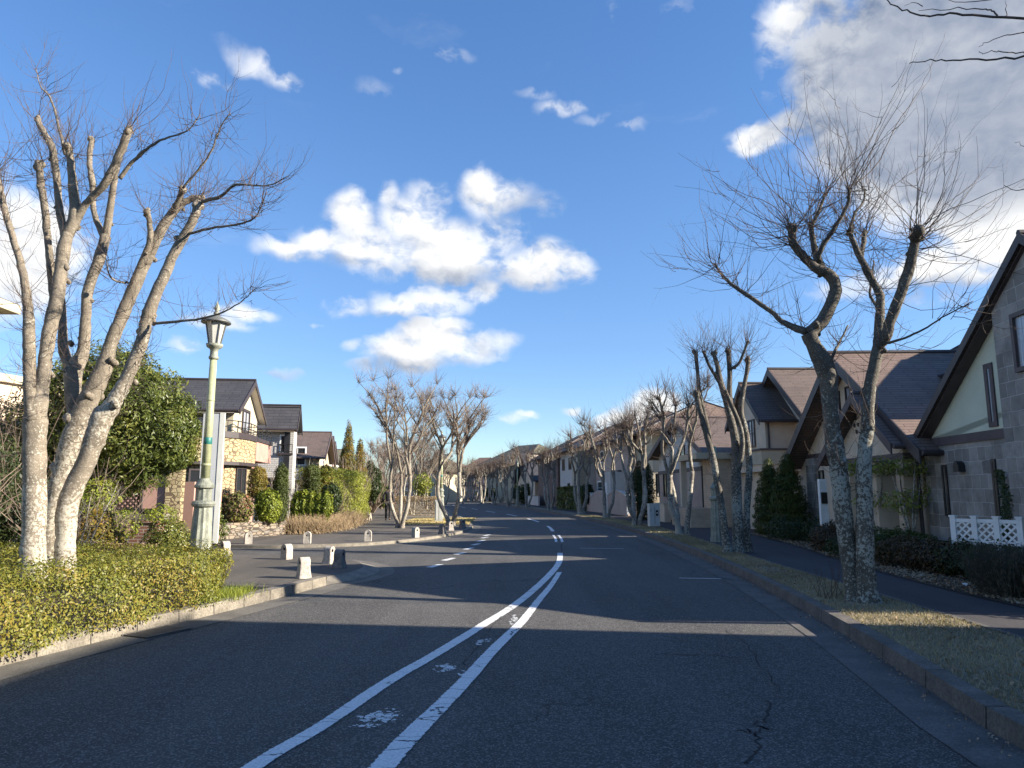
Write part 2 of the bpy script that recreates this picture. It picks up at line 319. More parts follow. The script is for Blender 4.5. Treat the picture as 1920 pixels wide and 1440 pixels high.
MT['l_hedge'] = leafmat('hedge_leaf', ((.055, .072, .014), (.125, .14, .022), (.21, .195, .032), (.24, .16, .035)), .5, 1.6)
MT['l_ever'] = leafmat('evergreen_leaf', ((.04, .06, .014), (.09, .115, .022), (.22, .21, .05)), .4, .9, .2)
MT['l_dark'] = leafmat('dark_shrub_leaf', ((.018, .03, .010), (.035, .055, .016), (.06, .075, .022)), .5)
MT['l_rust'] = leafmat('rusty_shrub_leaf', ((.035, .032, .012), (.08, .045, .022), (.10, .085, .03)), .5)
MT['l_bright'] = leafmat('yellow_green_leaf', ((.09, .12, .02), (.20, .24, .03), (.34, .34, .05)), .5)
MT['l_red'] = leafmat('reddish_shrub_leaf', ((.06, .085, .02), (.15, .16, .03), (.18, .13, .09), (.34, .13, .05)), .5)
MT['l_gold'] = leafmat('golden_conifer_leaf', ((.06, .07, .012), (.16, .13, .02), (.34, .20, .04)), .6, 2.0)
MT['l_con'] = leafmat('conifer_leaf', ((.03, .045, .010), (.065, .085, .018), (.11, .13, .03)), .6, 2.0)
MT['l_bamboo'] = leafmat('bamboo_leaf', ((.11, .13, .02), (.21, .23, .035), (.34, .33, .07)), .5, 1.0)
MT['l_dry'] = leafmat('dry_stalk', ((.20, .14, .08), (.33, .24, .14), (.44, .34, .21)), .8, 1.0, .1)
MT['l_litter'] = leafmat('fallen_leaf', ((.16, .10, .06), (.28, .20, .13), (.40, .32, .22)), .8, 1.0, .05)
MT['l_grass'] = leafmat('dry_grass_blade', ((.24, .19, .08), (.46, .37, .18), (.58, .48, .25)), .8, .7, .15)
MT['l_grassd'] = leafmat('dull_grass_blade', ((.16, .135, .08), (.32, .27, .17), (.50, .42, .27)), .8, .7, .15)
MT['skin'] = plain('skin', (.45, .28, .2), None, 4, .6); MT['cloth_j'] = plain('dark_jacket', (.028, .024, .030), None, 9, .8)
MT['cloth_t'] = plain('black_trousers', (.012, .012, .014), None, 9, .8); MT['hair'] = plain('dark_hair', (.02, .017, .015), None, 9, .6)
MT['fur'] = plain('white_fur', (.68, .60, .48), (.5, .42, .32), 12, .9)
MT['iron'] = plain('iron_grate', (.10, .095, .09), None, 8, .6)
# ---------------------------------------------------------------- object helpers
def tag(o, label=None, cat=None, group=None, kind=None):
    if label: o['label'] = label
    if cat: o['category'] = cat
    if group: o['group'] = group
    if kind: o['kind'] = kind
    return o
def empty(name, loc, label, cat, group=None, rz=0.0):
    o = bpy.data.objects.new(name, None); COL.objects.link(o); o.location = loc; o.rotation_euler = (0, 0, rz)
    o.empty_display_size = .1
    return tag(o, label, cat, group)
def link(name, me, mat, parent=None, smooth=False):
    for m_ in (mat if isinstance(mat, (list, tuple)) else [mat]): me.materials.append(MT[m_])
    o = bpy.data.objects.new(name, me); COL.objects.link(o)
    if parent is not None: o.parent = parent
    if smooth: me.polygons.foreach_set('use_smooth', [True]*len(me.polygons))
    return o
def copy_tree(o, parent=None):
    c = o.copy(); COL.objects.link(c); c.parent = parent
    for ch in list(o.children): copy_tree(ch, c)
    return c
class MB:
    """mesh builder: quads, boxes, prisms, tubes in local metres; UVs in metres per face"""
    def __init__(s): s.v = []; s.f = []; s.mi = []; s.uv = {}
    def face(s, pts, mi=0, uv=None):
        i = len(s.v); s.v += [tuple(p) for p in pts]; s.f.append(list(range(i, i+len(pts)))); s.mi.append(mi)
        if uv: s.uv[len(s.f)-1] = uv
        return s
    def box(s, x0, x1, y0, y1, z0, z1, mi=0):
        x0, x1 = sorted((x0, x1)); y0, y1 = sorted((y0, y1)); z0, z1 = sorted((z0, z1))
        a = [(x0,y0,z0),(x1,y0,z0),(x1,y1,z0),(x0,y1,z0),(x0,y0,z1),(x1,y0,z1),(x1,y1,z1),(x0,y1,z1)]
        for q in ((0,3,2,1),(4,5,6,7),(0,1,5,4),(1,2,6,5),(2,3,7,6),(3,0,4,7)): s.face([a[k] for k in q], mi)
        return s
    def prism(s, poly, ext, mi=0):
        """poly list of 3D points (planar), extruded by vector ext"""
        p = [Vector(q) for q in poly]; e = Vector(ext); n = len(p)
        nrm = sum(((p[i]-p[0]).cross(p[i+1]-p[0]) for i in range(1, n-1)), Vector())
        if nrm.dot(e) > 0: p = p[::-1]
        s.face(p, mi); s.face([q+e for q in p[::-1]], mi)
        for i in range(n):
            a, b = p[i], p[(i+1) % n]; s.face([b, a, a+e, b+e], mi)
        return s
    def slab(s, a, b, c, d_, t, mi=0):
        """quad a b c d (counter-clockwise seen from outside) thickened inwards by t"""
        a, b, c, d_ = map(Vector, (a, b, c, d_)); n = (b-a).cross(c-a).normalized()*(-t)
        return s.prism([a, b, c, d_], n, mi)
    def tube(s, pts, rad, sides=8, mi=0, cap=True):
        pts = [Vector(p) for p in pts]; n = len(pts)
        if not hasattr(rad, '__len__'): rad = [rad]*n
        tg = [(pts[min(i+1, n-1)]-pts[max(i-1, 0)]).normalized() for i in range(n)]
        u = tg[0].orthogonal().normalized(); base = len(s.v)
        for i in range(n):
            u = (u-tg[i]*u.dot(tg[i])).normalized(); w = tg[i].cross(u)
            for k in range(sides):
                a = 2*math.pi*k/sides; s.v.append(tuple(pts[i]+(u*math.cos(a)+w*math.sin(a))*rad[i]))
        for i in range(n-1):
            for k in range(sides):
                k2 = (k+1) % sides
                s.f.append([base+i*sides+k, base+i*sides+k2, base+(i+1)*sides+k2, base+(i+1)*sides+k]); s.mi.append(mi)
        if cap:
            s.f.append([base+k for k in range(sides)][::-1]); s.mi.append(mi)
            s.f.append([base+(n-1)*sides+k for k in range(sides)]); s.mi.append(mi)
        return s
    def lathe(s, prof, sides=16, mi=0, c=(0, 0), flutes=0.0):
        base = len(s.v); n = len(prof)
        for (r, z) in prof:
            for k in range(sides):
                a = 2*math.pi*k/sides; rr = r*(1-flutes*(k % 2)); s.v.append((c[0]+rr*math.cos(a), c[1]+rr*math.sin(a), z))
        for i in range(n-1):
            for k in range(sides):
                k2 = (k+1) % sides; s.f.append([base+i*sides+k, base+i*sides+k2, base+(i+1)*sides+k2, base+(i+1)*sides+k]); s.mi.append(mi)
        s.f.append([base+k for k in range(sides)][::-1]); s.mi.append(mi)
        s.f.append([base+(n-1)*sides+k for k in range(sides)]); s.mi.append(mi)
        return s
    def build(s, name, mat, parent=None, smooth=False, off=None):
        me = bpy.data.meshes.new(name)
        vs = s.v if off is None else [tuple(Vector(q)-Vector(off)) for q in s.v]
        me.from_pydata(vs, [], s.f); me.update()
        uvl = me.uv_layers.new(name='UVMap').data
        for i, p in enumerate(me.polygons):
            if i in s.uv:
                for k, li in enumerate(p.loop_indices): uvl[li].uv = s.uv[i][k]
                continue
            n = p.normal
            if abs(n.z) > .98: u = Vector((1, 0, 0)); w = Vector((0, 1, 0))
            else:
                u = Vector((0, 0, 1)).cross(n).normalized(); w = n.cross(u)
            for li, vi in zip(p.loop_indices, p.vertices):
                q = me.vertices[vi].co; uvl[li].uv = (q.dot(u), q.dot(w))
        me.polygons.foreach_set('material_index', s.mi)
        return link(name, me, mat, parent, smooth)
def quads_mesh(name, V, nper=4):
    """V: (N, nper, 3) array of separate faces"""
    N = V.shape[0]; me = bpy.data.meshes.new(name)
    me.vertices.add(N*nper); me.vertices.foreach_set('co', V.astype(np.float32).ravel())
    me.loops.add(N*nper); me.loops.foreach_set('vertex_index', np.arange(N*nper, dtype=np.int32))
    me.polygons.add(N); me.polygons.foreach_set('loop_start', np.arange(0, N*nper, nper, dtype=np.int32))
    me.polygons.foreach_set('loop_total', np.full(N, nper, dtype=np.int32)); me.update(calc_edges=True); return me
def nrmz(a): return a/np.maximum(np.linalg.norm(a, axis=-1, keepdims=True), 1e-9)
def leaves_mesh(name, pts, nrm, size, aspect=.5, droop=0.0, align=None):
    N = len(pts); L = size*(.6+.8*rng.random(N))[:, None]
    n = nrmz(nrm+rng.normal(0, .55, (N, 3)))
    r = rng.normal(0, 1, (N, 3))
    if align is not None: r = r*.35+np.array(align)
    tt = nrmz(r-n*(r*n).sum(1, keepdims=True)); tt[:, 2] -= droop; tt = nrmz(tt)
    b = nrmz(np.cross(n, tt)); W_ = L*aspect
    V = np.stack([pts-tt*L*.5, pts+b*W_*.5+n*L*.06, pts+tt*L*.5, pts-b*W_*.5+n*L*.06], 1)
    return quads_mesh(name, V)
def blob_points(blobs_, N, shell=.14, bumpy=.15, full=.25):
    """points through ellipsoid clumps (x,y,z,rx,ry,rz)"""
    B = np.array(blobs_, float); vol = (B[:, 3]*B[:, 4]+B[:, 4]*B[:, 5]+B[:, 3]*B[:, 5])
    idx = rng.choice(len(B), N, p=vol/vol.sum()); d_ = nrmz(rng.normal(0, 1, (N, 3)))
    r = 1-np.abs(rng.normal(0, shell, N)); inn = rng.random(N) < full; r[inn] = rng.random(inn.sum())**.5
    ph = B[idx, :3].sum(1)
    r = r*(1+bumpy*(np.sin(d_[:, 0]*7+ph)+np.sin(d_[:, 1]*8+ph*2)+np.sin(d_[:, 2]*9+ph*3))/3*1.5)
    return B[idx, :3]+d_*B[idx, 3:]*r[:, None], d_
def foliage(name, blobs_, N, size, mat, parent=None, aspect=.5, loc=(0, 0, 0), zmin=None, **k):
    lk = {q: k.pop(q) for q in ('droop', 'align') if q in k}
    p, n = blob_points(blobs_, N, **k)
    if zmin is not None: kp = p[:, 2] > zmin; p = p[kp]; n = n[kp]
    me = leaves_mesh(name, p-np.array(loc), n+np.array((0, 0, .3)), size, aspect, **lk)
    return link(name, me, mat, parent)
def twig_mesh(name, s0, d0, L, r0, S_=5, sides=3, up=.35, wob=.22, r1=.25):
    N = len(s0); P_ = [s0]; d_ = nrmz(d0); st = (L/S_)[:, None]; Pos = s0.copy(); D_ = [d_]
    for i in range(S_):
        d_ = nrmz(d_+np.array((0, 0, up/S_*2))+rng.normal(0, wob/ math.sqrt(S_), (N, 3))); Pos = Pos+d_*st; P_.append(Pos); D_.append(d_)
    Pp = np.stack(P_, 1); Dd = np.stack(D_, 1)
    rr = r0[:, None]*(1-(1-r1)*np.linspace(0, 1, S_+1)[None]**.8)
    return Pp, Dd, rr
def tubes_from(name, Pp, rr, sides=3):
    N, K, _ = Pp.shape; tg = nrmz(np.gradient(Pp, axis=1)); ref = np.array((.31, .42, .85)); u = nrmz(np.cross(tg, ref)); w = np.cross(tg, u)
    ang = np.arange(sides)*2*math.pi/sides
    ring = Pp[:, :, None]+(u[:, :, None]*np.cos(ang)[None, None, :, None]+w[:, :, None]*np.sin(ang)[None, None, :, None])*rr[:, :, None, None]
    V = ring.reshape(-1, 3); a = np.arange(N*K*sides).reshape(N, K, sides)
    A = a[:, :-1]; B = a[:, 1:]; q = np.stack([A, np.roll(A, -1, 2), np.roll(B, -1, 2), B], -1).reshape(-1, 4)
    me = bpy.data.meshes.new(name); me.vertices.add(len(V)); me.vertices.foreach_set('co', V.astype(np.float32).ravel())
    me.loops.add(q.size); me.loops.foreach_set('vertex_index', q.astype(np.int32).ravel())
    me.polygons.add(len(q)); me.polygons.foreach_set('loop_start', np.arange(0, q.size, 4, dtype=np.int32)); me.polygons.foreach_set('loop_total', np.full(len(q), 4, dtype=np.int32))
    me.update(calc_edges=True); return me
def twigs(name, heads, mat, parent, per=26, L=(.5, 1.5), r=.006, up=.5, sub=1, subL=.4, S_=5, wob=.22, flat=0):
    """heads: list of (point, outward bias vec, count factor, spread, length factor)"""
    s0, d0, LL, R = [], [], [], []
    for (p, bias, k, spread, lf) in heads:
        n = max(1, int(per*k)); b = np.array(bias, float)
        s0.append(np.array(p)[None]+rng.normal(0, .035, (n, 3))); dd_ = b[None]*(1-flat*.5)+rng.normal(0, spread*(1+flat*.5), (n, 3)); dd_[:, 2] = np.where(dd_[:, 2] < 0, dd_[:, 2]*.5, dd_[:, 2]*(1-flat*.3)); d0.append(nrmz(dd_))
        l_ = (L[0]+(L[1]-L[0])*rng.random(n)**1.3)*lf; LL.append(l_); R.append(r*(.7+.5*l_/L[1]))
    s0 = np.concatenate(s0); d0 = np.concatenate(d0); LL = np.concatenate(LL); R = np.concatenate(R)
    A, D_, rr = twig_mesh(name, s0, d0, LL, R, S_, up=up, wob=wob)
    Ps, Rs = [A], [rr]
    for _ in range(sub):
        i = rng.integers(0, len(A), len(A)); k = rng.integers(2, S_, len(A)); s1 = A[i, k]; d1 = nrmz(D_[i, k]+rng.normal(0, .5, (len(A), 3)))
        B, _, r2 = twig_mesh(name, s1, d1, LL[i]*subL*(.5+.8*rng.random(len(A))), rr[i, k]*.75, S_, up=up*.5, wob=wob)
        Ps.append(B); Rs.append(r2)
    return link(name, tubes_from(name, np.concatenate(Ps), np.concatenate(Rs)), mat, parent)
def smooth_path(pts, rad, sub=4, wig=.0):
    """catmull-rom through pts (Vectors) with radii"""
    n = len(pts); out = []; ro = []
    for i in range(n-1):
        p0 = pts[max(i-1, 0)]; p1 = pts[i]; p2 = pts[i+1]; p3 = pts[min(i+2, n-1)]
        for k in range(sub):
            t_ = k/sub; t2 = t_*t_; t3 = t2*t_
            out.append(.5*((2*p1)+(p2-p0)*t_+(2*p0-5*p1+4*p2-p3)*t2+(-p0+3*p1-3*p2+p3)*t3)+Vector(rng.normal(0, wig, 3))); ro.append(rad[i]*(1-t_)+rad[i+1]*t_)
    out.append(pts[-1]); ro.append(rad[-1]); return out, ro
def knob(mb, c, r, mi=0):
    c = Vector(c); n = 7
    for j in range(3):
        o = Vector(rng.normal(0, r*.35, 3)); rr = r*(.7+.4*rng.random())
        mb.tube([c+o+Vector((0, 0, (k/4-.5)*2*rr)) for k in range(5)], [rr*math.sin(math.pi*(k/4*.8+.1)) for k in range(5)], n, mi)
def crom(poly, step=1.0):
    P_ = [Vector((a, b, 0)) for a, b in poly]; o, _ = smooth_path(P_, [0]*len(P_), 8); return [(p.x, p.y) for p in o]
def sheet(name, poly, z, mat, skirt=0.0, kind='structure', label=None):
    """flat polygon (any winding, may be concave) with optional vertical skirt down"""
    bm = bmesh.new(); vs = [bm.verts.new((x, y, z)) for x, y in poly]; f = bm.faces.new(vs)
    bm.normal_update()
    if f.normal.z < 0: f.normal_flip()
    bmesh.ops.triangulate(bm, faces=[f])
    if skirt:
        n = len(vs); lo = [bm.verts.new((x, y, z-skirt)) for x, y in poly]
        for i in range(n): bm.faces.new((vs[i], vs[(i+1) % n], lo[(i+1) % n], lo[i]))
    me = bpy.data.meshes.new(name); bm.to_mesh(me); bm.free(); o = link(name, me, mat)
    return tag(o, label, None, None, kind)
def ribbon(mb, left, right, z, zr=None, mi=0, acc=0.0):
    """strip between two equal-length polylines; uv u across 0..1, v along metres"""
    zr = z if zr is None else zr; d_ = acc
    for i in range(len(left)-1):
        a, b = left[i], left[i+1]; c, e = right[i], right[i+1]; l = math.hypot(b[0]-a[0], b[1]-a[1])
        pts = [(a[0], a[1], z), (c[0], c[1], zr), (e[0], e[1], zr), (b[0], b[1], z)]
        mb.face(pts, mi, [(0, d_), (1, d_), (1, d_+l), (0, d_+l)]); d_ += l
    return mb
def offset(line, dist):
    out = []
    for i, p in enumerate(line):
        a = line[max(i-1, 0)]; b = line[min(i+1, len(line)-1)]; dx, dy = b[0]-a[0], b[1]-a[1]; l = math.hypot(dx, dy) or 1
        w = dist[i] if hasattr(dist, '__len__') else dist
        out.append((p[0]+dy/l*w, p[1]-dx/l*w))   # + = to the right of travel
    return out

# ---------------------------------------------------------------- setting: ground, road, kerbs
XR = crom([(2.2,-14),(2.6,-5),(2.85,0),(3.09,4.56),(3.38,6.4),(3.68,8.4),(4.03,11.4),(4.38,15.5),(4.65,20.9),(4.72,26.5),(4.62,32.5),(4.05,41.6),(2.55,55.8),(-.6,81.4),(-4.4,105),(-10,130),(-20,162),(-34,195)])
XL = crom([(-5.6,-14),(-5.1,-5),(-5.0,0),(-4.75,5.5),(-4.35,7.6),(-3.90,9.1),(-3.45,10.8),(-3.12,12.3)])
RING = crom([(-3.12,12.3),(-2.88,12.8),(-2.66,13.5),(-2.62,14.4),(-2.95,15.5),(-3.6,16.4),(-4.5,17.0),(-7.0,17.6),(-12,19.0),(-22,22.2),(-60,36)])
XL2 = crom([(-60,41),(-22,25.2),(-12,21.6),(-7.6,20.35),(-5.8,20.5),(-4.2,21.3),(-3.0,23.3),(-2.2,25.9),(-1.82,28.5),(-1.7,31),(-1.9,34.3),(-3.0,43.3),(-4.9,57.3),(-8.0,81),(-11.8,105),(-17.2,130),(-27,162),(-41,195)])
S1 = crom([(4.2,-14),(4.5,-5),(4.6,0),(4.75,4),(5.0,8),(5.12,11),(5.3,16.3),(5.75,23.6),(5.95,30),(5.35,41),(3.85,56),(.75,81),(-3.1,105),(-8.7,130),(-18.6,162),(-32,195)])
S2 = crom([(5.8,-14),(5.9,-5),(6.0,0),(6.15,4),(6.3,9),(6.42,11.7),(6.85,15.3),(7.6,20),(8.0,25),(7.95,31),(7.2,41),(5.5,56),(2.3,81),(-1.5,105),(-7,130),(-17,162),(-30,195)])
def resamp(line, ys):
    y = np.array([p[1] for p in line]); x = np.array([p[0] for p in line]); o = np.argsort(y); return [(float(np.interp(v_, y[o], x[o])), float(v_)) for v_ in ys]
YS = [-14+i for i in range(70)]+[56+3*i for i in range(47)]
xr, s1, s2 = resamp(XR, YS), resamp(S1, YS), resamp(S2, YS)
tag(MB().face([(-2500,-2500,-.06),(2500,-2500,-.06),(2500,2500,-.06),(-2500,2500,-.06)]).build('ground', 'ground'), kind='structure')
road = [p for p in xr]+[(-60,195),(-62,36)]+[p for p in RING[::-1]][1:]+[p for p in XL[::-1]]
# one road sheet, kerb to kerb, with the side street
left_chain = XL+RING[1:]+XL2
sheet('road', xr+left_chain[::-1], 0.0, 'asphalt')
# kerbs (real 0.15 m step) right
k = MB(); kb = offset(xr, .0); kt = offset(xr, .16)
ribbon(k, kb, offset(xr, .012), 0.0, .145); ribbon(k, offset(xr, .012), kt, .145, .15)
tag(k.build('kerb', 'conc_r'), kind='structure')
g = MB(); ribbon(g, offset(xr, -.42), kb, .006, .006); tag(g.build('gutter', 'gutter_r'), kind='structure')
# dark joints between kerb stones
j = MB()
def joints(line, z0, z1, w, side):
    acc = 0; 
    for i in range(1, len(line)):
        a, b = line[i-1], line[i]; l = math.hypot(b[0]-a[0], b[1]-a[1])
        while acc < l:
            f_ = acc/l; x = a[0]+(b[0]-a[0])*f_; y = a[1]+(b[1]-a[1])*f_; tx, ty = (b[0]-a[0])/l, (b[1]-a[1])/l; nx, ny = ty*side, -tx*side
            h = .005
            for (o0, o1, za, zb) in ((-.003, .010, z0, z1-.004), (.010, w, z1-.004, z1+.002)):
                j.face([(x+nx*o0-tx*h, y+ny*o0-ty*h, za+.002), (x+nx*o0+tx*h, y+ny*o0+ty*h, za+.002), (x+nx*o1+tx*h, y+ny*o1+ty*h, zb+.002), (x+nx*o1-tx*h, y+ny*o1-ty*h, zb+.002)])
            acc += 1.0 if side > 0 else .62
        acc -= l
joints([p for p in xr if p[1] < 45], 0, .15, .16, 1); joints(XL, 0, .15, .16, -1)
tag(j.build('kerb_joints', 'hole'), kind='structure')
v_ = MB(); ribbon(v_, kt, s1, .135, .135); tag(v_.build('verge', 'turf'), kind='structure')
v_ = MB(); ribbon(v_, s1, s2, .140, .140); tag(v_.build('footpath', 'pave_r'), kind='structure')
v_ = MB(); ribbon(v_, s1, offset(s1, .08), .146, .146); tag(v_.build('footpath_edging', 'gutter_r'), kind='structure')
v_ = MB(); ribbon(v_, s2, [(p[0]+160, p[1]+10) for p in s2], .15, .15); tag(v_.build('garden_ground', 'soil'), kind='structure')
# left near block
k = MB(); ribbon(k, offset(XL, 0), offset(XL, -.012), 0, .145); ribbon(k, offset(XL, -.012), offset(XL, -.17), .145, .15)
k.face([(-3.12,12.3,0),(-3.3,12.3,0),(-3.3,12.32,.145),(-3.12,12.32,.145)])
tag(k.build('kerb', 'conc'), kind='structure')
g = MB(); ribbon(g, XL, offset(XL, .42), .006, .006); ribbon(g, RING[:44], offset(RING[:44], .30), .006, .004); tag(g.build('gutter', 'gutter'), kind='structure')
k = MB(); ribbon(k, RING, offset(RING, -.32), .010, .095); tag(k.build('dropped_kerb', 'conc'), kind='structure')
inner = offset(RING, -.32)
lb = offset(XL, -.17)
sheet('pavement', [p for p in lb if p[1] > 9.6]+inner[:-1]+[(-60,30),(-22,17.5),(-9.5,14.6),(-7.5,12.6),(-6.9,10.2),(-4.4,9.5)], .095, 'pave', skirt=.3)
sheet('hedge_bed', [p for p in lb if p[1] <= 11.2]+[(-4.2,10.6),(-6.9,10.2),(-7.5,12.6),(-9.5,14.6),(-22,17.5),(-60,30),(-60,-14)], .13, 'soil', skirt=.3)
# left far block
near2 = XL2[:]
k = MB(); ribbon(k, offset(XL2, 0), offset(XL2, -.02), 0, .085); ribbon(k, offset(XL2, -.02), offset(XL2, -.16), .085, .09)
tag(k.build('kerb', 'conc'), kind='structure')
g = MB(); ribbon(g, [p for p in XL2], offset(XL2, .35), .006, .004); tag(g.build('gutter', 'gutter'), kind='structure')
in2 = offset(XL2, -.16)
sheet('pavement', in2+[(-60,195)], .088, 'pave', skirt=.2)
sheet('grass_verge', [(-5.55,33.6),(-4.6,32.9),(-3.2,32.5),(-2.25,32.7),(-2.05,34),(-2.45,37.5),(-3.3,43.5),(-5.2,57.3),(-8.3,81),(-12,105),(-15.5,105),(-12,81),(-8.6,57),(-6.4,43)], .094, 'turf')
sheet('garden_bed', [(-60,45),(-22,28),(-12.5,23.6),(-9.3,22.4),(-7.9,25.3),(-6.9,26.2),(-6.75,30),(-7.7,37.7),(-8.7,45),(-11.6,61),(-16,85),(-21,110),(-60,195)], .10, 'soil')
# road markings
CLn = [(-2.0,1.2),(-1.72,3.0),(-1.46,4.39),(-1.28,5.02),(-1.01,6.23),(-.72,7.25),(-.33,8.75),(.08,10.4),(.57,13.0),(1.02,16.0),(1.24,18.75)]
CRn = [(-1.05,1.2),(-.9,3.0),(-.73,4.36),(-.64,4.9),(-.54,5.4),(-.38,6.23),(-.18,7.4),(.12,8.92),(.38,10.6),(.67,12.4),(.93,14.3)]
def stripe(mb, line, w0, w1, acc=0.0):
    c = crom(line); n = len(c); h = [(w0+(w1-w0)*i/(n-1))/2 for i in range(n)]
    ribbon(mb, offset(c, [-q for q in h]), offset(c, h), .006, acc=acc)
m_ = MB(); stripe(m_, CLn, .125, .15); stripe(m_, CRn, .19, .10, 3.3)
for dx in (-.13, .06): stripe(m_, [(1.52+dx,22.8),(1.60+dx,24.5),(1.64+dx,26.6)], .09, .09)
cen = crom([(1.64,29),(1.66,33),(1.4,38),(1.02,42),(-.1,50),(-1.75,58),(-3.5,67),(-5.6,78),(-8.3,93),(-13,115)])
cen = [p for p in cen]
acc = 0; on = []
for i in range(1, len(cen)):
    a, b = cen[i-1], cen[i]; l = math.hypot(b[0]-a[0], b[1]-a[1]); nseg = max(1, int(l/.5))
    for q in range(nseg):
        pos_ = acc+l*q/nseg
        if (pos_+9.0) % 9.0 < 4.2:
            p = (a[0]+(b[0]-a[0])*q/nseg, a[1]+(b[1]-a[1])*q/nseg); r_ = (a[0]+(b[0]-a[0])*(q+1)/nseg, a[1]+(b[1]-a[1])*(q+1)/nseg)
            ribbon(m_, offset([p, r_], -.08), offset([p, r_], .08), .006, acc=pos_)
    acc += l
for (x, y) in [(-1.64,15.5),(-1.48,17.0),(-1.33,18.6),(-1.2,20.2),(-1.09,21.8),(-1.0,23.4),(-.95,25.0),(-.92,26.4)]:
    ribbon(m_, [(x-.17,y-.28),(x+.02,y+.34)], [(x+.0,y-.36),(x+.17,y+.3)], .006, acc=x*7)
for (x0, y0, x1, y1) in [(3.05,13.3,4.0,13.15),(1.9,20.3,3.1,20.1)]:
    ribbon(m_, [(x0,y0),(x1,y1)], [(x0,y0+.06),(x1,y1+.06)], .006)
tag(m_.build('road_markings', 'paint'), kind='structure')
r_ = MB()
for (px, py, w, h) in [(703,1348,.30,.26),(832,1253,.20,.19),(868,1262,.10,.12),(905,1203,.15,.22),(962,1163,.10,.5)]:
    c = G(px, py); r_.face([(c.x-w*.7,c.y-h,.004),(c.x+w*.5,c.y-h,.004),(c.x+w*.8,c.y+h,.004),(c.x-w*.4,c.y+h,.004)], 0, [(0,0),(1,0),(1,1),(0,1)])
tag(r_.build('paint_residue', 'residue'), kind='structure')
# tar-dark crack lines in the asphalt
cr = MB()
for pts, w in [([(1448,1315),(1440,1340),(1425,1358),(1420,1372),(1423,1392),(1412,1412),(1395,1432)],.013),([(1385,1367),(1405,1373),(1420,1380)],.008),([(1225,1226),(1290,1228),(1345,1230),(1385,1235)],.009),([(1360,1180),(1400,1210),(1430,1250),(1470,1305)],.007),([(870,1250),(905,1195),(940,1160)],.008),([(1052,1020),(1054,1036)],.03),([(500,1390),(505,1400)],.004)]:
    q = [G(*p) for p in pts]; o, _ = smooth_path(q, [0]*len(q), 6); l = [(p.x+rng.normal(0,.018), p.y+rng.normal(0,.022)) for p in o]
    ww = [w*(.5+1.5*rng.random())/2 for _ in l]; ribbon(cr, offset(l, [-x for x in ww]), offset(l, ww), .003)
tag(cr.build('road_cracks', 'hole'), kind='structure')
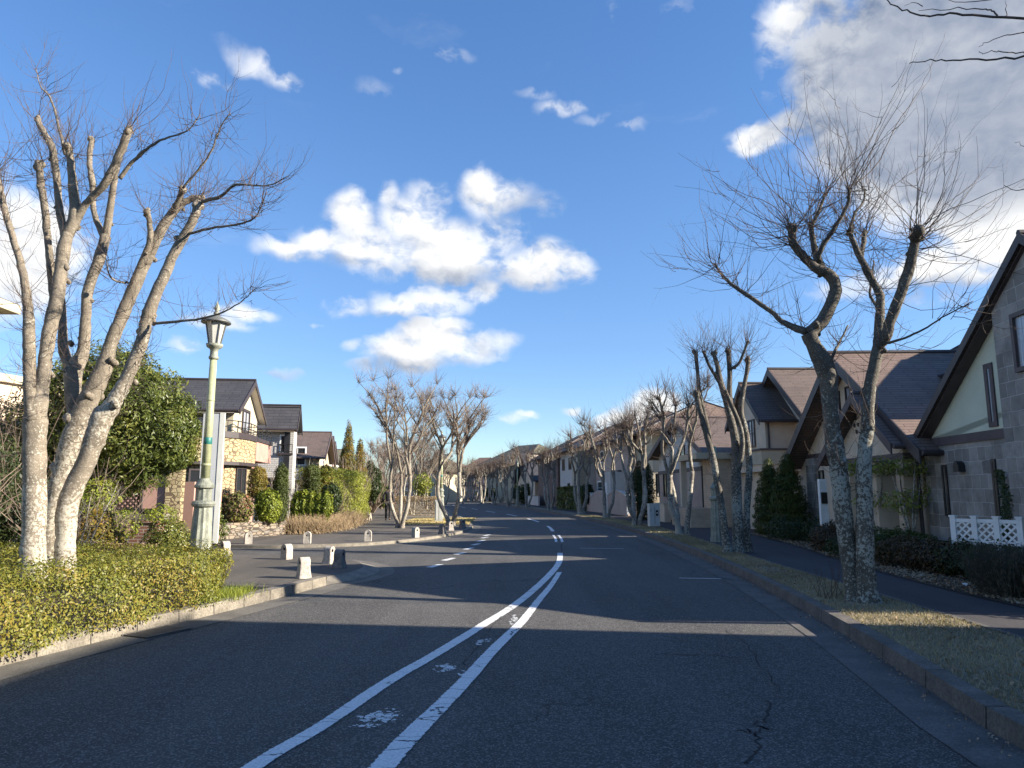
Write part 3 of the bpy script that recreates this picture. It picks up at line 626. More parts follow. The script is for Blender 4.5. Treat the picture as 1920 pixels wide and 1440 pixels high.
# ---------------------------------------------------------------- houses
class House:
    def __init__(s, name, label, A, B, z0=.12, group=None, cat='house'):
        s.A = Vector((A[0], A[1], 0)); d_ = Vector((B[0]-A[0], B[1]-A[1], 0)); s.len = d_.length; s.u = d_/s.len
        s.w = Vector((-s.u.y, s.u.x, 0)); s.z0 = z0
        s.o = empty(name, (A[0], A[1], 0), label, cat, group, math.atan2(s.u.y, s.u.x))
    def fx(s, px, py, y=0.0):
        a, b, c = ray(px, py); o = s.A+s.w*y; n = s.w; den = a*n.x+b*n.y; t_ = (o.x*n.x+o.y*n.y)/den
        p = Vector((a*t_, b*t_, 0)); return (p-o).dot(s.u), CH+c*t_
    def fs(s, px, py, x=0.0):
        """image point to (depth y, z) on the side wall at local x"""
        a, b, c = ray(px, py); o = s.A+s.u*x; n = s.u; den = a*n.x+b*n.y; t_ = (o.x*n.x+o.y*n.y)/den
        p = Vector((a*t_, b*t_, 0)); return (p-o).dot(s.w), CH+c*t_
    def part(s, name, mb, mat, parent=None, smooth=False): return mb.build(name, mat, parent or s.o, smooth)
    def box(s, name, x0, x1, y0, y1, z0, z1, mat, parent=None): return s.part(name, MB().box(x0, x1, y0, y1, z0, z1), mat, parent)
    def gable(s, x0, xa, x1, zb, ze0, zr, ze1, y0, y1, mat, name='wall'):
        return s.part(name, MB().prism([(x0,y0,zb),(x1,y0,zb),(x1,y0,ze1),(xa,y0,zr),(x0,y0,ze0)], (0, y1-y0, 0)), mat)
    def gable_x(s, x0, x1, y0, ya, y1, zb, ze, zr, mat, name='wall'):
        return s.part(name, MB().prism([(x0,y0,zb),(x0,y1,zb),(x0,y1,ze),(x0,ya,zr),(x0,y0,ze)], (x1-x0, 0, 0)), mat)
    def roofy(s, x0, xa, x1, ze0, zr, ze1, y0, y1, mat, trim='trim_dk', t_=.14, bh=.24, gut=True, sof=None):
        m = MB(); m.slab((x0,y1,ze0),(x0,y0,ze0),(xa,y0,zr),(xa,y1,zr), t_); m.slab((x1,y0,ze1),(x1,y1,ze1),(xa,y1,zr),(xa,y0,zr), t_)
        r = s.part('roof', m, mat)
        b = MB()
        for yy in (y0-.035, y1+.001):
            b.prism([(x0,yy,ze0+.015),(xa,yy,zr+.02),(xa,yy,zr-bh),(x0,yy,ze0-bh)], (0, .034, 0)); b.prism([(x1,yy,ze1+.015),(xa,yy,zr+.02),(xa,yy,zr-bh),(x1,yy,ze1-bh)], (0, .034, 0))
        for (xx, zz) in ((x0-.06, ze0-.06), (x1+.06, ze1-.06)):
            if gut: b.tube([(xx,y0,zz),(xx,y1,zz)], .06, 8)
        b.tube([(xa,y0-.03,zr+.015),(xa,y1,zr+.015)], .06, 6)
        s.part('fascia', b, trim, r)
        sf = MB(); dz0 = t_*1.25
        sf.face([(x0+.02,y0,ze0-dz0),(xa,y0,zr-dz0),(xa,y1,zr-dz0),(x0+.02,y1,ze0-dz0)]); sf.face([(x1-.02,y0,ze1-dz0),(x1-.02,y1,ze1-dz0),(xa,y1,zr-dz0),(xa,y0,zr-dz0)])
        if sof: s.part('soffit', sf, sof, r)
        return r
    def roofx(s, x0, x1, y0, ya, y1, ze, zr, mat, trim='trim_dk', t_=.14, bh=.22, ze1=None):
        ze1 = ze if ze1 is None else ze1
        m = MB(); m.slab((x0,y0,ze),(x1,y0,ze),(x1,ya,zr),(x0,ya,zr), t_); m.slab((x1,y1,ze1),(x0,y1,ze1),(x0,ya,zr),(x1,ya,zr), t_)
        r = s.part('roof', m, mat); b = MB()
        for xx in (x0-.035, x1+.001):
            b.prism([(xx,y0,ze+.015),(xx,ya,zr+.02),(xx,ya,zr-bh),(xx,y0,ze-bh)], (.034, 0, 0)); b.prism([(xx,y1,ze1+.015),(xx,ya,zr+.02),(xx,ya,zr-bh),(xx,y1,ze1-bh)], (.034, 0, 0))
        b.tube([(x0,y0-.06,ze-.06),(x1,y0-.06,ze-.06)], .06, 8); b.tube([(x0,ya,zr+.015),(x1,ya,zr+.015)], .06, 6)
        s.part('fascia', b, trim, r); return r
    def hip(s, x0, x1, y0, y1, ze, zr, rl, mat, trim='trim_dk', t_=.14):
        ym = (y0+y1)/2; xm = (x0+x1)/2; a = (xm-rl/2, ym, zr); b = (xm+rl/2, ym, zr); m = MB()
        for f_ in ([(x0,y0,ze),(x1,y0,ze),b,a], [(x1,y0,ze),(x1,y1,ze),b], [(x1,y1,ze),(x0,y1,ze),a,b], [(x0,y1,ze),(x0,y0,ze),a]): m.face(f_)
        m.face([(x0,y0,ze),(x0,y1,ze),(x1,y1,ze),(x1,y0,ze)])
        r = s.part('roof', m, mat); g_ = MB()
        for p, q in (((x0,y0),(x1,y0)),((x1,y0),(x1,y1)),((x0,y0),(x0,y1))): g_.tube([(p[0],p[1],ze-.05),(q[0],q[1],ze-.05)], .075, 6)
        for p in ((x0,y0),(x0,y1)): g_.tube([(p[0],p[1],ze+.02),a], .05, 6)
        for p in ((x1,y0),(x1,y1)): g_.tube([(p[0],p[1],ze+.02),b], .05, 6)
        s.part('fascia', g_, trim, r); return r
    def window(s, x0, x1, z0, z1, y=0.0, frame='trim_dk', glass='glass', fw=.06, cols=1, rows=1, side=None, sill=False, proud=.05, name='window'):
        """front-facing window, or side='x0'/'x1' wall where x0,x1 are depths y and y is the wall's x"""
        x0, x1 = sorted((x0, x1)); z0, z1 = sorted((z0, z1)); fr = MB(); gl = MB()
        def bx(m, a, b, c, d_, e0, e1):
            if side is None: m.box(a, b, y-e1, y-e0, c, d_)
            elif side == 'x1': m.box(y+e0, y+e1, a, b, c, d_)
            else: m.box(y-e1, y-e0, a, b, c, d_)
        bx(fr, x0, x0+fw, z0, z1, -.01, proud); bx(fr, x1-fw, x1, z0, z1, -.01, proud)
        bx(fr, x0+fw, x1-fw, z1-fw, z1, -.01, proud); bx(fr, x0+fw, x1-fw, z0, z0+fw, -.01, proud)
        for i in range(1, cols): xm = x0+(x1-x0)*i/cols; bx(fr, xm-.018, xm+.018, z0+fw, z1-fw, 0, proud-.012)
        for i in range(1, rows): zm = z0+(z1-z0)*i/rows; bx(fr, x0+fw, x1-fw, zm-.018, zm+.018, 0, proud-.016)
        if sill: bx(fr, x0-.05, x1+.05, z0-.05, z0-.002, -.01, proud+.05)
        f_ = s.part(name, fr, frame); bx(gl, x0+fw-.002, x1-fw+.002, z0+fw-.002, z1-fw+.002, -.005, .012)
        s.part('pane', gl, glass, f_); return f_
    def pipe(s, pts, r=.035, mat='trim_dk', name='downpipe'): return s.part(name, MB().tube(pts, r, 8), mat)

# --- stone and green gable house, near right
h = House('gable_house', 'grey stone and pale green gable house with steep brown roof at the right edge', (9.29, 16.06), (8.735, 8.6))
xa, zr = h.fx(1912, 438, -.24); xe, ze = h.fx(1697, 851, -.24); xr_ = 2*xa-xe; Lw = h.len
zb1 = h.fx(1895, 820)[1]; zb2 = h.fx(1895, 801)[1]; sl_ = (zr-ze)/(xa-xe)
za = lambda x: zr-.17-abs(x-xa)*sl_
ST = h.fx(1898, 816)[0]
h.gable(0, xa, Lw, zb2-.02, za(0), za(xa), za(Lw), .03, 9.5, 'render_g')
h.box('stone_wall', -.02, Lw+.02, 0, 9.4, 0, zb1, 'slate')
h.box('band', -.03, ST, -.03, .3, zb1, zb2, 'trim_br')
h.part('chimney_breast', MB().prism([(ST,-.14,0),(ST+1.5,-.14,0),(ST+1.5,-.14,za(ST+1.5)-.0),(ST,-.14,za(ST))] if ST > xa else [(ST,-.14,0),(ST+1.5,-.14,0),(ST+1.5,-.14,za(ST+1.5)),(xa,-.14,za(xa)),(ST,-.14,za(ST))], (0,.6,0)), 'slate')
h.roofy(xe, xa, xr_-.8, ze, zr, ze+.8*sl_, -.24, 10, 'roof_br', 'trim_dk', .12, .17)
h.part('soffit_board', MB().slab((xe+.02,-.21,ze-.17),(xa,-.21,zr-.19),(xa,.02,zr-.19),(xe+.02,.02,ze-.17), .02), 'trim_br')
a = h.fx(1842, 684); b = h.fx(1870, 799); h.window(a[0], b[0], b[1], a[1], .03, 'trim_br', 'glass_c', .10, proud=.03)
a = h.fx(1766, 872); b = h.fx(1784, 968); h.window(a[0], b[0], b[1], a[1], 0, 'black', 'glass_d', .06, proud=.03)
a = h.fx(1859, 861); b = h.fx(1878, 968); h.window(a[0], b[0], b[1], a[1], 0, 'black', 'glass_d', .06, proud=.03); HA = h; iv = h.fx(1904, 985)
a = h.fx(1913, 590); h.window(a[0], a[0]+.6, h.fx(1913, 702)[1], a[1], -.14, 'trim_br', 'glass_c', .08, proud=.06)
a = h.fx(1797, 867); b = h.fx(1813, 884); zc = (a[1]+b[1])/2
vh = MB(); xc = (a[0]+b[0])/2
vh.prism([(xc-.1,0,zc-.1),(xc+.1,0,zc-.1),(xc+.1,0,zc+.02),(xc+.06,0,zc+.09),(xc,0,zc+.12),(xc-.06,0,zc+.09),(xc-.1,0,zc+.02)], (0,-.14,0)); h.part('vent_hood', vh, 'black')
h.pipe([(-.1,-.12,zb1),(-.1,-.12,0)], .04)
h.box('back_wing', -.9, .02, 4.5, 9, 0, 2.9, 'render_b')

# --- neighbour house to the right, outside the frame (casts the foreground shadow)
h = House('two_storey_house', 'beige two storey house just beyond the right edge of the picture', (8.95, 5.75), (8.2, -8))
h.gable_x(0, h.len, 0, 4, 8, 0, 4.75, 7.1, 'render_b'); h.roofx(-.2, h.len+.4, -.5, 4, 8.5, 4.5, 7.3, 'roof_br')
for x in (1.5, 4.5, 8, 11): h.window(x, x+1.3, 3.3, 4.4, 0, 'trim_dk', 'glass', cols=2); h.window(x, x+1.3, .9, 2.1, 0, 'trim_dk', 'glass', cols=2)

# --- beige complex house
h = House('beige_house', 'beige house with steep gables and reddish roof, left of the grey stone house', (9.83, 25.07), (9.48, 17.2))
HB = h; xa, zr = h.fx(1553, 662, -.6); xe, ze = h.fx(1466, 873, -.6); xq = 2*xa-xe; sl_ = (zr-ze)/(xa-xe)
za = lambda x: zr-.2-abs(x-xa)*sl_
h.gable(0, xa, 2*xa, 0, za(0), za(xa), za(2*xa), 0, 8, 'render_b')
h.roofy(xe, xa, xq, ze, zr, ze, -.6, 8.3, 'roof_rd', 'trim_dk', .15, .30)
zb = h.fx(1500, 855)[1]; h.box('band', -.02, 2*xa, -.03, .05, zb-.14, zb, 'trim_br')
a = h.fx(1518, 900); b = h.fx(1534, 900); h.box('stone_pilaster', a[0], b[0], -.10, .02, 0, zb-.14, 'slate'); h.box('upper_pilaster', a[0]+.05, b[0]-.05, -.06, .02, zb, za(a[0])-.1, 'trim_br')
a = h.fx(1536, 882); b = h.fx(1549, 943); h.window(a[0], b[0], b[1], a[1], 0, 'black', 'glass_d', .05)
a = h.fx(1568, 735); b = h.fx(1579, 790); h.window(a[0], b[0], b[1], a[1], 0, 'trim_dk', 'glass_c', .05)
a = h.fx(1586, 726); b = h.fx(1598, 752); h.window(a[0], b[0], b[1], a[1], 0, 'trim_dk', 'glass_c', .05)
# porch gable wing standing forward
PY = -.55; pa, pz = h.fx(1596, 738, PY-.3); pe, pze = h.fx(1533, 866, PY-.3); pr, pzr = h.fx(1672, 832, PY-.3)
h.part('porch_wall', MB().prism([(pe+.5,PY,2.35),(pr-.15,PY,2.35),(pr-.15,PY,pzr-.05),(pa,PY,pz-.22),(pe+.5,PY,pze+.1)], (0,.25,0)), 'render_b')
h.box('porch_wall', pe+.5, pe+1.35, PY, 0, 0, 2.35, 'render_b'); h.box('porch_pillar', pr-.55, pr-.2, PY, PY+.35, 0, 2.35, 'lbrick'); h.box('porch_wall', pr-1.9, pr-1.6, PY+.02, -.02, 0, 2.35, 'render_b')
h.box('porch_beam', pe+.3, pr-.1, PY-.03, PY+.2, 2.28, 2.44, 'trim_br')
h.roofy(pe, pa, pr, pze, pz, pzr, PY-.3, 2.5, 'roof_rd', 'trim_br', .12, .24)
h.box('front_door', pr-1.5, pr-.6, -.06, .0, .2, 2.2, 'hole');  # near-black sheet: shade of the porch recess put into the colour
a = h.fx(1604, 788, PY); 
for dx, dz in ((0,0),(-.1,-.18),(.0,-.36),(.12,-.18)): h.box('vent_tile', a[0]+dx, a[0]+dx+.08, PY-.02, PY+.01, a[1]+dz, a[1]+dz+.1, 'trim_dk')
# tall cross wing with hipped roof behind
h.box('rear_wall', 3.2, 8.6, 2.4, 9, 0, 4.55, 'render_b'); h.hip(2.8, 9.0, 1.7, 9.4, 4.6, 7.0, .9, 'roof_br')
h.box('side_wall', 5.6, 8.0, .9, 3.5, 0, 2.7, 'render_c')
h.part('lean_roof', MB().slab((8.3,-.2,2.55),(8.3,3.6,4.6),(xa+1.2,3.6,4.6),(xa+1.2,-.2,2.55), .1) if False else MB().slab((pr-.6,-.35,2.62),(8.2,-.35,2.62),(8.2,3.2,4.3),(pr-.6,3.2,4.3), .12), 'roof_rd')

# --- two storey beige house with skylight
h = House('beige_two_storey_house', 'beige two storey house with brown roofs, skylight and balcony behind the second right tree', (10.3, 32.0), (10.45, 25.5))
HC = h; xa, zr = h.fx(1440, 692, -.5); xn, zn = h.fx(1503, 774, -.5); sl_ = (zr-zn)/(xn-xa); xe = xa-(xn-xa)
h.gable(xe+.5, xa, xn-.4, 0, zn+.1, zr-.2, zn+.1, 0, 9, 'render_b'); h.roofy(xe, xa, xn, zn, zr, zn, -.5, 9.4, 'roof_br', 'trim_dk', .14, .26)
wx, wz = h.fx(1386, 719, -1.4); wn, wzn = h.fx(1424, 786, -1.4)
h.gable(wx-(wn-wx)+.3, wx, wn-.3, 0, wzn+.1, wz-.2, wzn+.1, -1.1, 1, 'render_b'); h.roofy(wx-(wn-wx), wx, wn, wzn, wz, wzn, -1.4, 1.4, 'roof_br', 'trim_dk', .13, .22)
a = h.fx(1399, 790, -1.1); b = h.fx(1418, 838, -1.1); h.window(a[0], b[0], b[1], a[1], -1.1, 'trim_dk', 'glass_c', .06, cols=3, rows=2)
sx = wn-.3; a = h.fs(1490, 800, sx)
# bay storey standing out below, sunlit parapet
h.box('balcony_parapet', wx-1.2, sx+.45, -1.45, .6, 2.55, 3.05, 'render_c'); h.box('parapet_cap', wx-1.25, sx+.5, -1.5, .65, 3.05, 3.12, 'trim_br'); h.box('parapet_foot', wx-1.1, sx+.4, -1.4, .55, 2.3, 2.55, 'render_b')
h.box('garage_wall', wx-1, sx+.1, -.9, .4, 0, 2.3, 'lbrick'); h.box('garage_shade_panel', sx-.9, sx+.104, -.85, -.1, .1, 2.0, 'hole')  # dark box flush with the wall paints the shade of an opening
h.pipe([(sx+.06,-1.0,wzn-.1),(sx+.06,-1.0,3.1)], .04)
p = h.fs(1500, 735, 0)
q = MB(); s0x = xa+(xn-xa)*.42; s1x = xa+(xn-xa)*.72; zA = zr-(s0x-xa)*sl_; zB = zr-(s1x-xa)*sl_
q.slab((s1x,1.0,zB+.12),(s1x,2.2,zB+.12),(s0x,2.2,zA+.12),(s0x,1.0,zA+.12), .10); fr = h.part('skylight', q, 'trim_dk')
q = MB(); q.slab((s1x-.06,1.06,zB+.16),(s1x-.06,2.14,zB+.16),(s0x+.06,2.14,zA+.16),(s0x+.06,1.06,zA+.16), .02); h.part('pane', q, 'fence_gr', fr)
h.box('ridge_vent', xa-.15, xa+.15, 2.2, 4.2, zr-.02, zr+.14, 'roof_br')
h.window(.3, 1.1, 0, 0, side=None) if False else None
a = h.fs(1485, 800, xn-.4); h.window(1.0, 1.7, 3.3, 4.3, xn-.4, 'trim_dk', 'glass', side='x1')

# --- gable house with brick porch
h = House('beige_gable_house', 'beige gable house with pink lower wall and sunlit brick porch behind the white cabinet', (7.95, 43.0), (8.3, 34.2))
xa, zr = h.fx(1259, 783, -.5); x0, z0 = h.fx(1214, 859, -.5); xn, zn = h.fx(1292, 836, -.5)
h.gable(x0+.5, xa, xn+1.2, 2.6, z0+.12, zr-.2, z0+.1, 0, 9, 'render_w'); h.box('lower_wall', x0+.5, xn+1.2, -.02, 8.9, 0, 2.5, 'render_k'); h.box('band', x0+.48, xn+1.2, -.05, .05, 2.5, 2.68, 'trim_br')
h.roofy(x0, xa, xn+2.2, z0, zr, z0-.3, -.5, 9.3, 'roof_br', 'trim_br', .13, .26)
for (a_, b_, c_, e_) in ((1231,888,1238,932),(1245,888,1252,932)): a = h.fx(a_, b_); b = h.fx(c_, e_); h.window(a[0], b[0], b[1], a[1], -.02, 'trim_dk', 'glass', .04)
a = h.fx(1275, 836); b = h.fx(1285, 858); h.window(a[0], b[0], b[1], a[1], 0, 'trim_dk', 'glass', .06)
bx = xn+1.2
h.box('porch_wall', bx, bx+1.3, -.3, 3, 0, 2.9, 'lbrick'); h.box('porch_slab', bx-1.5, bx+1.5, -1.0, 3, 2.9, 3.15, 'render_c'); h.box('porch_pillar', bx-1.3, bx-1.05, -.95, -.7, 0, 2.9, 'render_b'); h.box('porch_step', bx-1.5, bx+1.4, -1.3, -.31, 0, .9, 'lbrick')
h.box('entrance', bx-1.0, bx-.05, -.06, -.021, .9, 2.7, 'hole')  # near-black sheet on the wall stands for the doorway's shade

# --- house whose tiled roof catches the sun
h = House('cream_house', 'cream house with a hipped reddish roof between two right-hand trees', (8.3, 47.5), (8.6, 43.6))
x0, z0 = h.fx(1186, 826); h.box('wall', 0, h.len, 0, 7, 0, 5.3, 'render_c'); h.hip(-.7, h.len+1.5, -.7, 8, 5.3, 7.3, 1.0, 'roof_rd')
h.window(1.2, 2.0, 3.4, 4.6, 0, 'white', 'glass', rows=2)

# --- pinkish house, white sash windows, wavy wall
h = House('pinkish_house', 'pinkish beige two storey house with white sash windows behind the wavy garden wall', (6.7, 57.0), (7.75, 47.6))
h.box('wall', 0, h.len, 0, 8, 0, 5.1, 'render_k'); h.hip(-.7, h.len+.7, -.7, 8.7, 5.1, 7.4, 2.5, 'roof_br')
for (a_, b_, c_, e_) in ((1126,846,1133,868),(1121,902,1135,928),(1152,900,1159,922)): a = h.fx(a_, b_); b = h.fx(c_, e_); h.window(a[0], b[0], b[1], a[1], 0, 'white', 'glass', .10, rows=2)
h.box('porch_wall', h.len-2.2, h.len-.2, -1.2, -.02, 0, 2.9, 'render_w'); h.box('front_door', h.len-1.8, h.len-1.0, -1.25, -1.2, .1, 2.2, 'white')
a = h.fx(1162, 890); h.box('meter_box', a[0], a[0]+.5, -.25, -.01, a[1]-.7, a[1]+.3, 'trim_br')
# --- white house
h = House('off_white_house', 'off white two storey house with a broad hipped roof behind the clipped dark hedge', (4.75, 70.5), (6.3, 58.5))
h.box('wall', 0, h.len, 0, 8, 0, 5.3, 'render_w'); h.hip(-.8, h.len+.9, -.8, 8.8, 5.3, 7.7, 5, 'roof_br')
h.box('sunlit_bay', h.len-2.5, h.len-.2, -.9, -.02, 0, 5.0, 'render_c')
for (x_, w_, z_, t2) in ((1.2,1.1,3.6,4.7),(4.2,1.1,3.6,4.7),(3.6,1.0,.6,2.4),(7.5,1.1,3.6,4.7)): h.window(x_, x_+w_, z_, t2, 0, 'trim_dk', 'glass', .08, cols=2)
# --- dark brick house
h = House('dark_brick_house', 'dark brown brick two storey house left of the off white house', (3.0, 82.0), (4.6, 71.4))
h.box('wall', 0, h.len, 0, 8, 0, 5.2, 'dbrick'); h.hip(-.8, h.len+.8, -.8, 8.8, 5.2, 7.8, 4, 'roof_br')
for (x_, w_, z_, t2) in ((1.5,1.1,3.4,4.8),(4.2,1.1,3.4,4.8),(6.8,1.4,3.4,4.8),(8.0,1.2,.4,2.6)): h.window(x_, x_+w_, z_, t2, 0, 'trim_dk', 'glass_c', .08, cols=2)
# --- low dark roof garage house
h = House('low_house', 'low beige house with a dark sloping roof left of the dark brick house', (.6, 97.0), (2.7, 84.0))
h.box('wall', 0, h.len, 0, 7, 0, 2.9, 'render_b'); h.gable(1.2, 7.4, 12, 2.9, 3.0, 6.2, 3.0, .1, 6.5, 'render_b'); h.roofy(-.6, 6.6, 14.4, 2.9, 6.4, 2.9, -.6, 7.6, 'roof_dk')
for (x_, w_, z_, t2) in ((1.5,1.2,.9,2.2),(8,1.6,.9,2.2)): h.window(x_, x_+w_, z_, t2, 0, 'trim_dk', 'glass', .08, cols=2)
# --- green roofed beige house
h = House('green_roof_house', 'large beige house with a mossy green hipped roof beyond the bend', (-4.2, 115.0), (2.2, 106.0))
h.box('wall', 0, h.len, 0, 9, 0, 5.9, 'render_c'); h.hip(-1, h.len+1, -1, 10, 5.9, 9.0, 5, 'roof_gn')
for (x_, z_) in ((1.5,3.9),(5,3.9),(8.6,3.9),(1.5,1),(7,1)): h.window(x_, x_+1.2, z_, z_+1.2, 0, 'trim_dk', 'glass', .1, cols=2)
# --- far houses closing the view
for i, (px, Y, wpx, ez, rz, mw, mr, lab) in enumerate([(895,140,62,5.4,8.4,'render_p','roof_rd','far pinkish cream house with a reddish roof straight ahead at the end of the road'),
        (838,150,44,5.2,7.8,'render_k','roof_rd','far pale house with a red brown roof partly hidden by the second left tree'),
        (800,120,50,5.0,7.6,'render_c','roof_gn','far ochre house with a low roof behind the left pavement trees'),
        (760,165,40,5.0,7.6,'render_k','roof_br','far beige house seen through the bare trees left of the pavement')]):
    p = P(px, 900, Y); wd = wpx/F*Y
    h = House('far_house', lab, (p.x-wd/2, Y), (p.x+wd/2, Y-2.5)); h.box('wall', 0, h.len, 0, 8, 0, ez, mw); h.hip(-.8, h.len+.8, -.8, 8.8, ez, rz, wd*.35, mr)
    h.box('string_course', -.04, h.len+.04, -.06, .02, 2.7, 2.9, 'trim_br')
    for x_ in np.arange(.7, h.len-1.2, 2.1):
        h.window(x_, x_+1, 3.4, 4.6, 0, 'white', 'glass', .1); h.window(x_, x_+1, .8, 2.0, 0, 'white', 'glass', .1)

# ---- left side houses: left-as-seen-from-road = near end
h = House('cream_pink_house', 'cream and pink house with yellow stone bay, balcony and dark roof behind the lamp post', (-10.02, 25.2), (-10.62, 30.2))
HL = h; FY = -.28
xa, zr = h.fx(479, 714, FY); x0, z0 = h.fx(449, 767, FY); x1, z1 = h.fx(499, 790, FY)
zz = lambda x: zr-.2-((xa-x)*(zr-z0)/(xa-x0) if x < xa else (x-xa)*(zr-z1)/(x1-xa))
h.gable(x0+.35, xa, x1-.35, 0, zz(x0+.35), zz(xa), zz(x1-.35), 0, 5.2, 'render_c')
h.roofy(x0, xa, x1, z0, zr, z1, FY, 5.5, 'roof_dk', 'trim_dk', .12, .2, sof='render_w')
sx = x0+.35
# lower wing towards the camera with its own lean-to roof
h.box('side_wall', sx-.9, sx, 1.75, 5.0, 2.5, 4.2, 'render_c'); h.box('lower_side_wall', sx-.9, sx, 1.75, 5.0, 0, 2.5, 'render_p')
h.part('roof', MB().slab((sx-1.3,5.3,4.15),(sx-1.3,1.9,4.15),(sx+.3,1.9,4.75),(sx+.3,5.3,4.75), .14), 'roof_dk')
# half-round stone bay with balcony on the south side
bay = [(sx-1.1,1.7),(sx-1.1,1.2),(sx-.7,.35),(sx-.1,-.2),(sx+.9,-.42),(sx+1.9,-.40)]
def bayprism(z0_, z1_, g=0.0):
    pl = [(x-(.7*g if i < 3 else 0)-g*.2, y-g, z0_) for i, (x, y) in enumerate(bay)]; return MB().prism(pl+[(sx+1.9,1.5,z0_)], (0,0,z1_-z0_))
h.part('stone_bay', bayprism(2.62, 3.46), 'ystone'); h.part('bay_cap', bayprism(3.46, 3.68, .05), 'trim_dk'); h.part('bay_hood', bayprism(2.50, 2.62, .12), 'trim_dk')
h.part('bay_wall', bayprism(0, 2.50, -.12), 'ystone')
rl = MB()
for i in range(len(bay)-1):
    a_, b_ = bay[i], bay[i+1]
    for zc in (3.86, 4.08): rl.tube([(a_[0],a_[1],zc),(b_[0],b_[1],zc)], .018, 6)
    rl.tube([(a_[0],a_[1],3.68),(a_[0],a_[1],4.10)], .02, 6)
    rl.tube([((a_[0]+b_[0])/2,(a_[1]+b_[1])/2,3.68),((a_[0]+b_[0])/2,(a_[1]+b_[1])/2,4.10)], .012, 6)
h.part('balcony_rail', rl, 'black')
def bwin(i, f0, f1, z0_, z1_, e=.0):
    a_, b_ = Vector((*bay[i], 0)), Vector((*bay[i+1], 0)); d_ = (b_-a_); n = Vector((d_.y, -d_.x, 0)).normalized()
    if i < 3 and False: n = -n
    p = a_+d_*f0+n*(-.14+e); q_ = a_+d_*f1+n*(-.14+e); u_ = (q_-p).normalized(); w_ = .06
    fr = MB()
    def seg(s_, e_, za_, zb_, t0, t1, m): m.prism([p+u_*s_+n*t0+Vector((0,0,za_)), p+u_*e_+n*t0+Vector((0,0,za_)), p+u_*e_+n*t1+Vector((0,0,za_)), p+u_*s_+n*t1+Vector((0,0,za_))], (0,0,zb_-za_))
    W_ = (q_-p).length
    for (s_, e_, za_, zb_) in ((0,w_,z0_,z1_),(W_-w_,W_,z0_,z1_),(w_,W_-w_,z0_,z0_+w_),(w_,W_-w_,z1_-w_,z1_),(W_/2-.02,W_/2+.02,z0_+w_,z1_-w_)): seg(s_, e_, za_, zb_, 0, .07, fr)
    f_ = h.part('window', fr, 'trim_dk'); gl = MB(); seg(w_, W_-w_, z0_+w_, z1_-w_, 0, .04, gl); h.part('pane', gl, 'glass', f_)
bwin(1, .15, .95, .5, 2.35); bwin(3, .25, 1.0, .15, 2.45)
h.window(sx-1.9, sx-.2, 3.9, 5.0, 2.2, 'trim_dk', 'glass', .08, cols=2) if False else None
h.window(xa-.6, xa+.5, 3.8, 4.7, 0, 'trim_dk', 'glass_c', .1, cols=2)
h.window(.3, 1.5, 3.1, 4.3, sx, 'trim_dk', 'glass_c', .08, cols=2, side='x0')
# pink lower front, pink balcony box
h.box('pink_wall', sx+.9, x1-.4, -.05, .5, 0, 2.9, 'render_p')
q0 = h.fx(480, 850, -.4)[0]; q1 = h.fx(508, 850, -.4)[0]; h.box('balcony_box', q0, q1, -.40, 1.5, 2.75, 3.5, 'render_p'); h.box('balcony_cap', q0-.05, q1+.05, -.45, 1.5, 3.5, 3.64, 'trim_dk')
rl = MB()
for zc in (3.85, 4.05): rl.tube([(q0,-.4,zc),(q1,-.4,zc)], .018, 6); rl.tube([(q0,1.0,zc),(q0,-.4,zc)], .018, 6)
for k_ in range(4): xx = q0+(q1-q0)*k_/3; rl.tube([(xx,-.4,3.6),(xx,-.4,4.06)], .016, 6)
h.part('balcony_rail', rl, 'black')
h.window(1.2, 2.2, .2, 2.3, -.05, 'trim_dk', 'glass', .08, cols=2)

h = House('white_brick_house', 'white brick house with dark shingle roof and black rail, second from the lamp post', (-11.0, 33.2), (-11.9, 39.5))
xa, zr = h.fx(564, 761, -.4); x0, z0 = h.fx(557, 804, -.4)
# ridge runs into the lot; near slope faces the camera
x1 = 2*xa-x0; xx0 = x0; h.gable(x0+.4, xa, x1-.4, 0, z0+.1, zr-.2, z0+.1, -.2, 9, 'wbrick'); h.roofy(x0, xa, x1, z0, zr, z0, -.4, 9.5, 'roof_dk', 'trim_dk', .14, .24, sof='render_b')
sx = x0+.4
a = h.fs(537, 870, sx); h.box('corner_board', sx-.09, sx-.005, a[0]-.14, a[0]+.14, 0, z0, 'black')
h.window(a[0]-2.9, a[0]-2.1, 3.6, 4.6, sx, 'trim_dk', 'glass', side='x0') if False else None
h.window(4.6, 5.6, 3.5, 4.7, sx, 'trim_dk', 'glass', .07, side='x0', cols=2)
h.window(.5, 1.2, .2, 2.3, sx, 'trim_dk', 'glass', .07, side='x0', cols=2)
rl = MB()
for zc in (3.62, 4.0): rl.tube([(sx-.08,-.15,zc),(sx-.08,.55,zc)], .02, 6)
for yy in np.linspace(-.15, .55, 5): rl.tube([(sx-.08,yy,3.55),(sx-.08,yy,4.0)], .014, 6)
h.part('balcony_rail', rl, 'black'); h.box('balcony_slab', sx-.12, sx-.005, -.18, .6, 3.46, 3.55, 'trim_dk'); h.window(.0, .5, 3.56, 4.5, sx, 'white', 'glass', .07, side='x0')
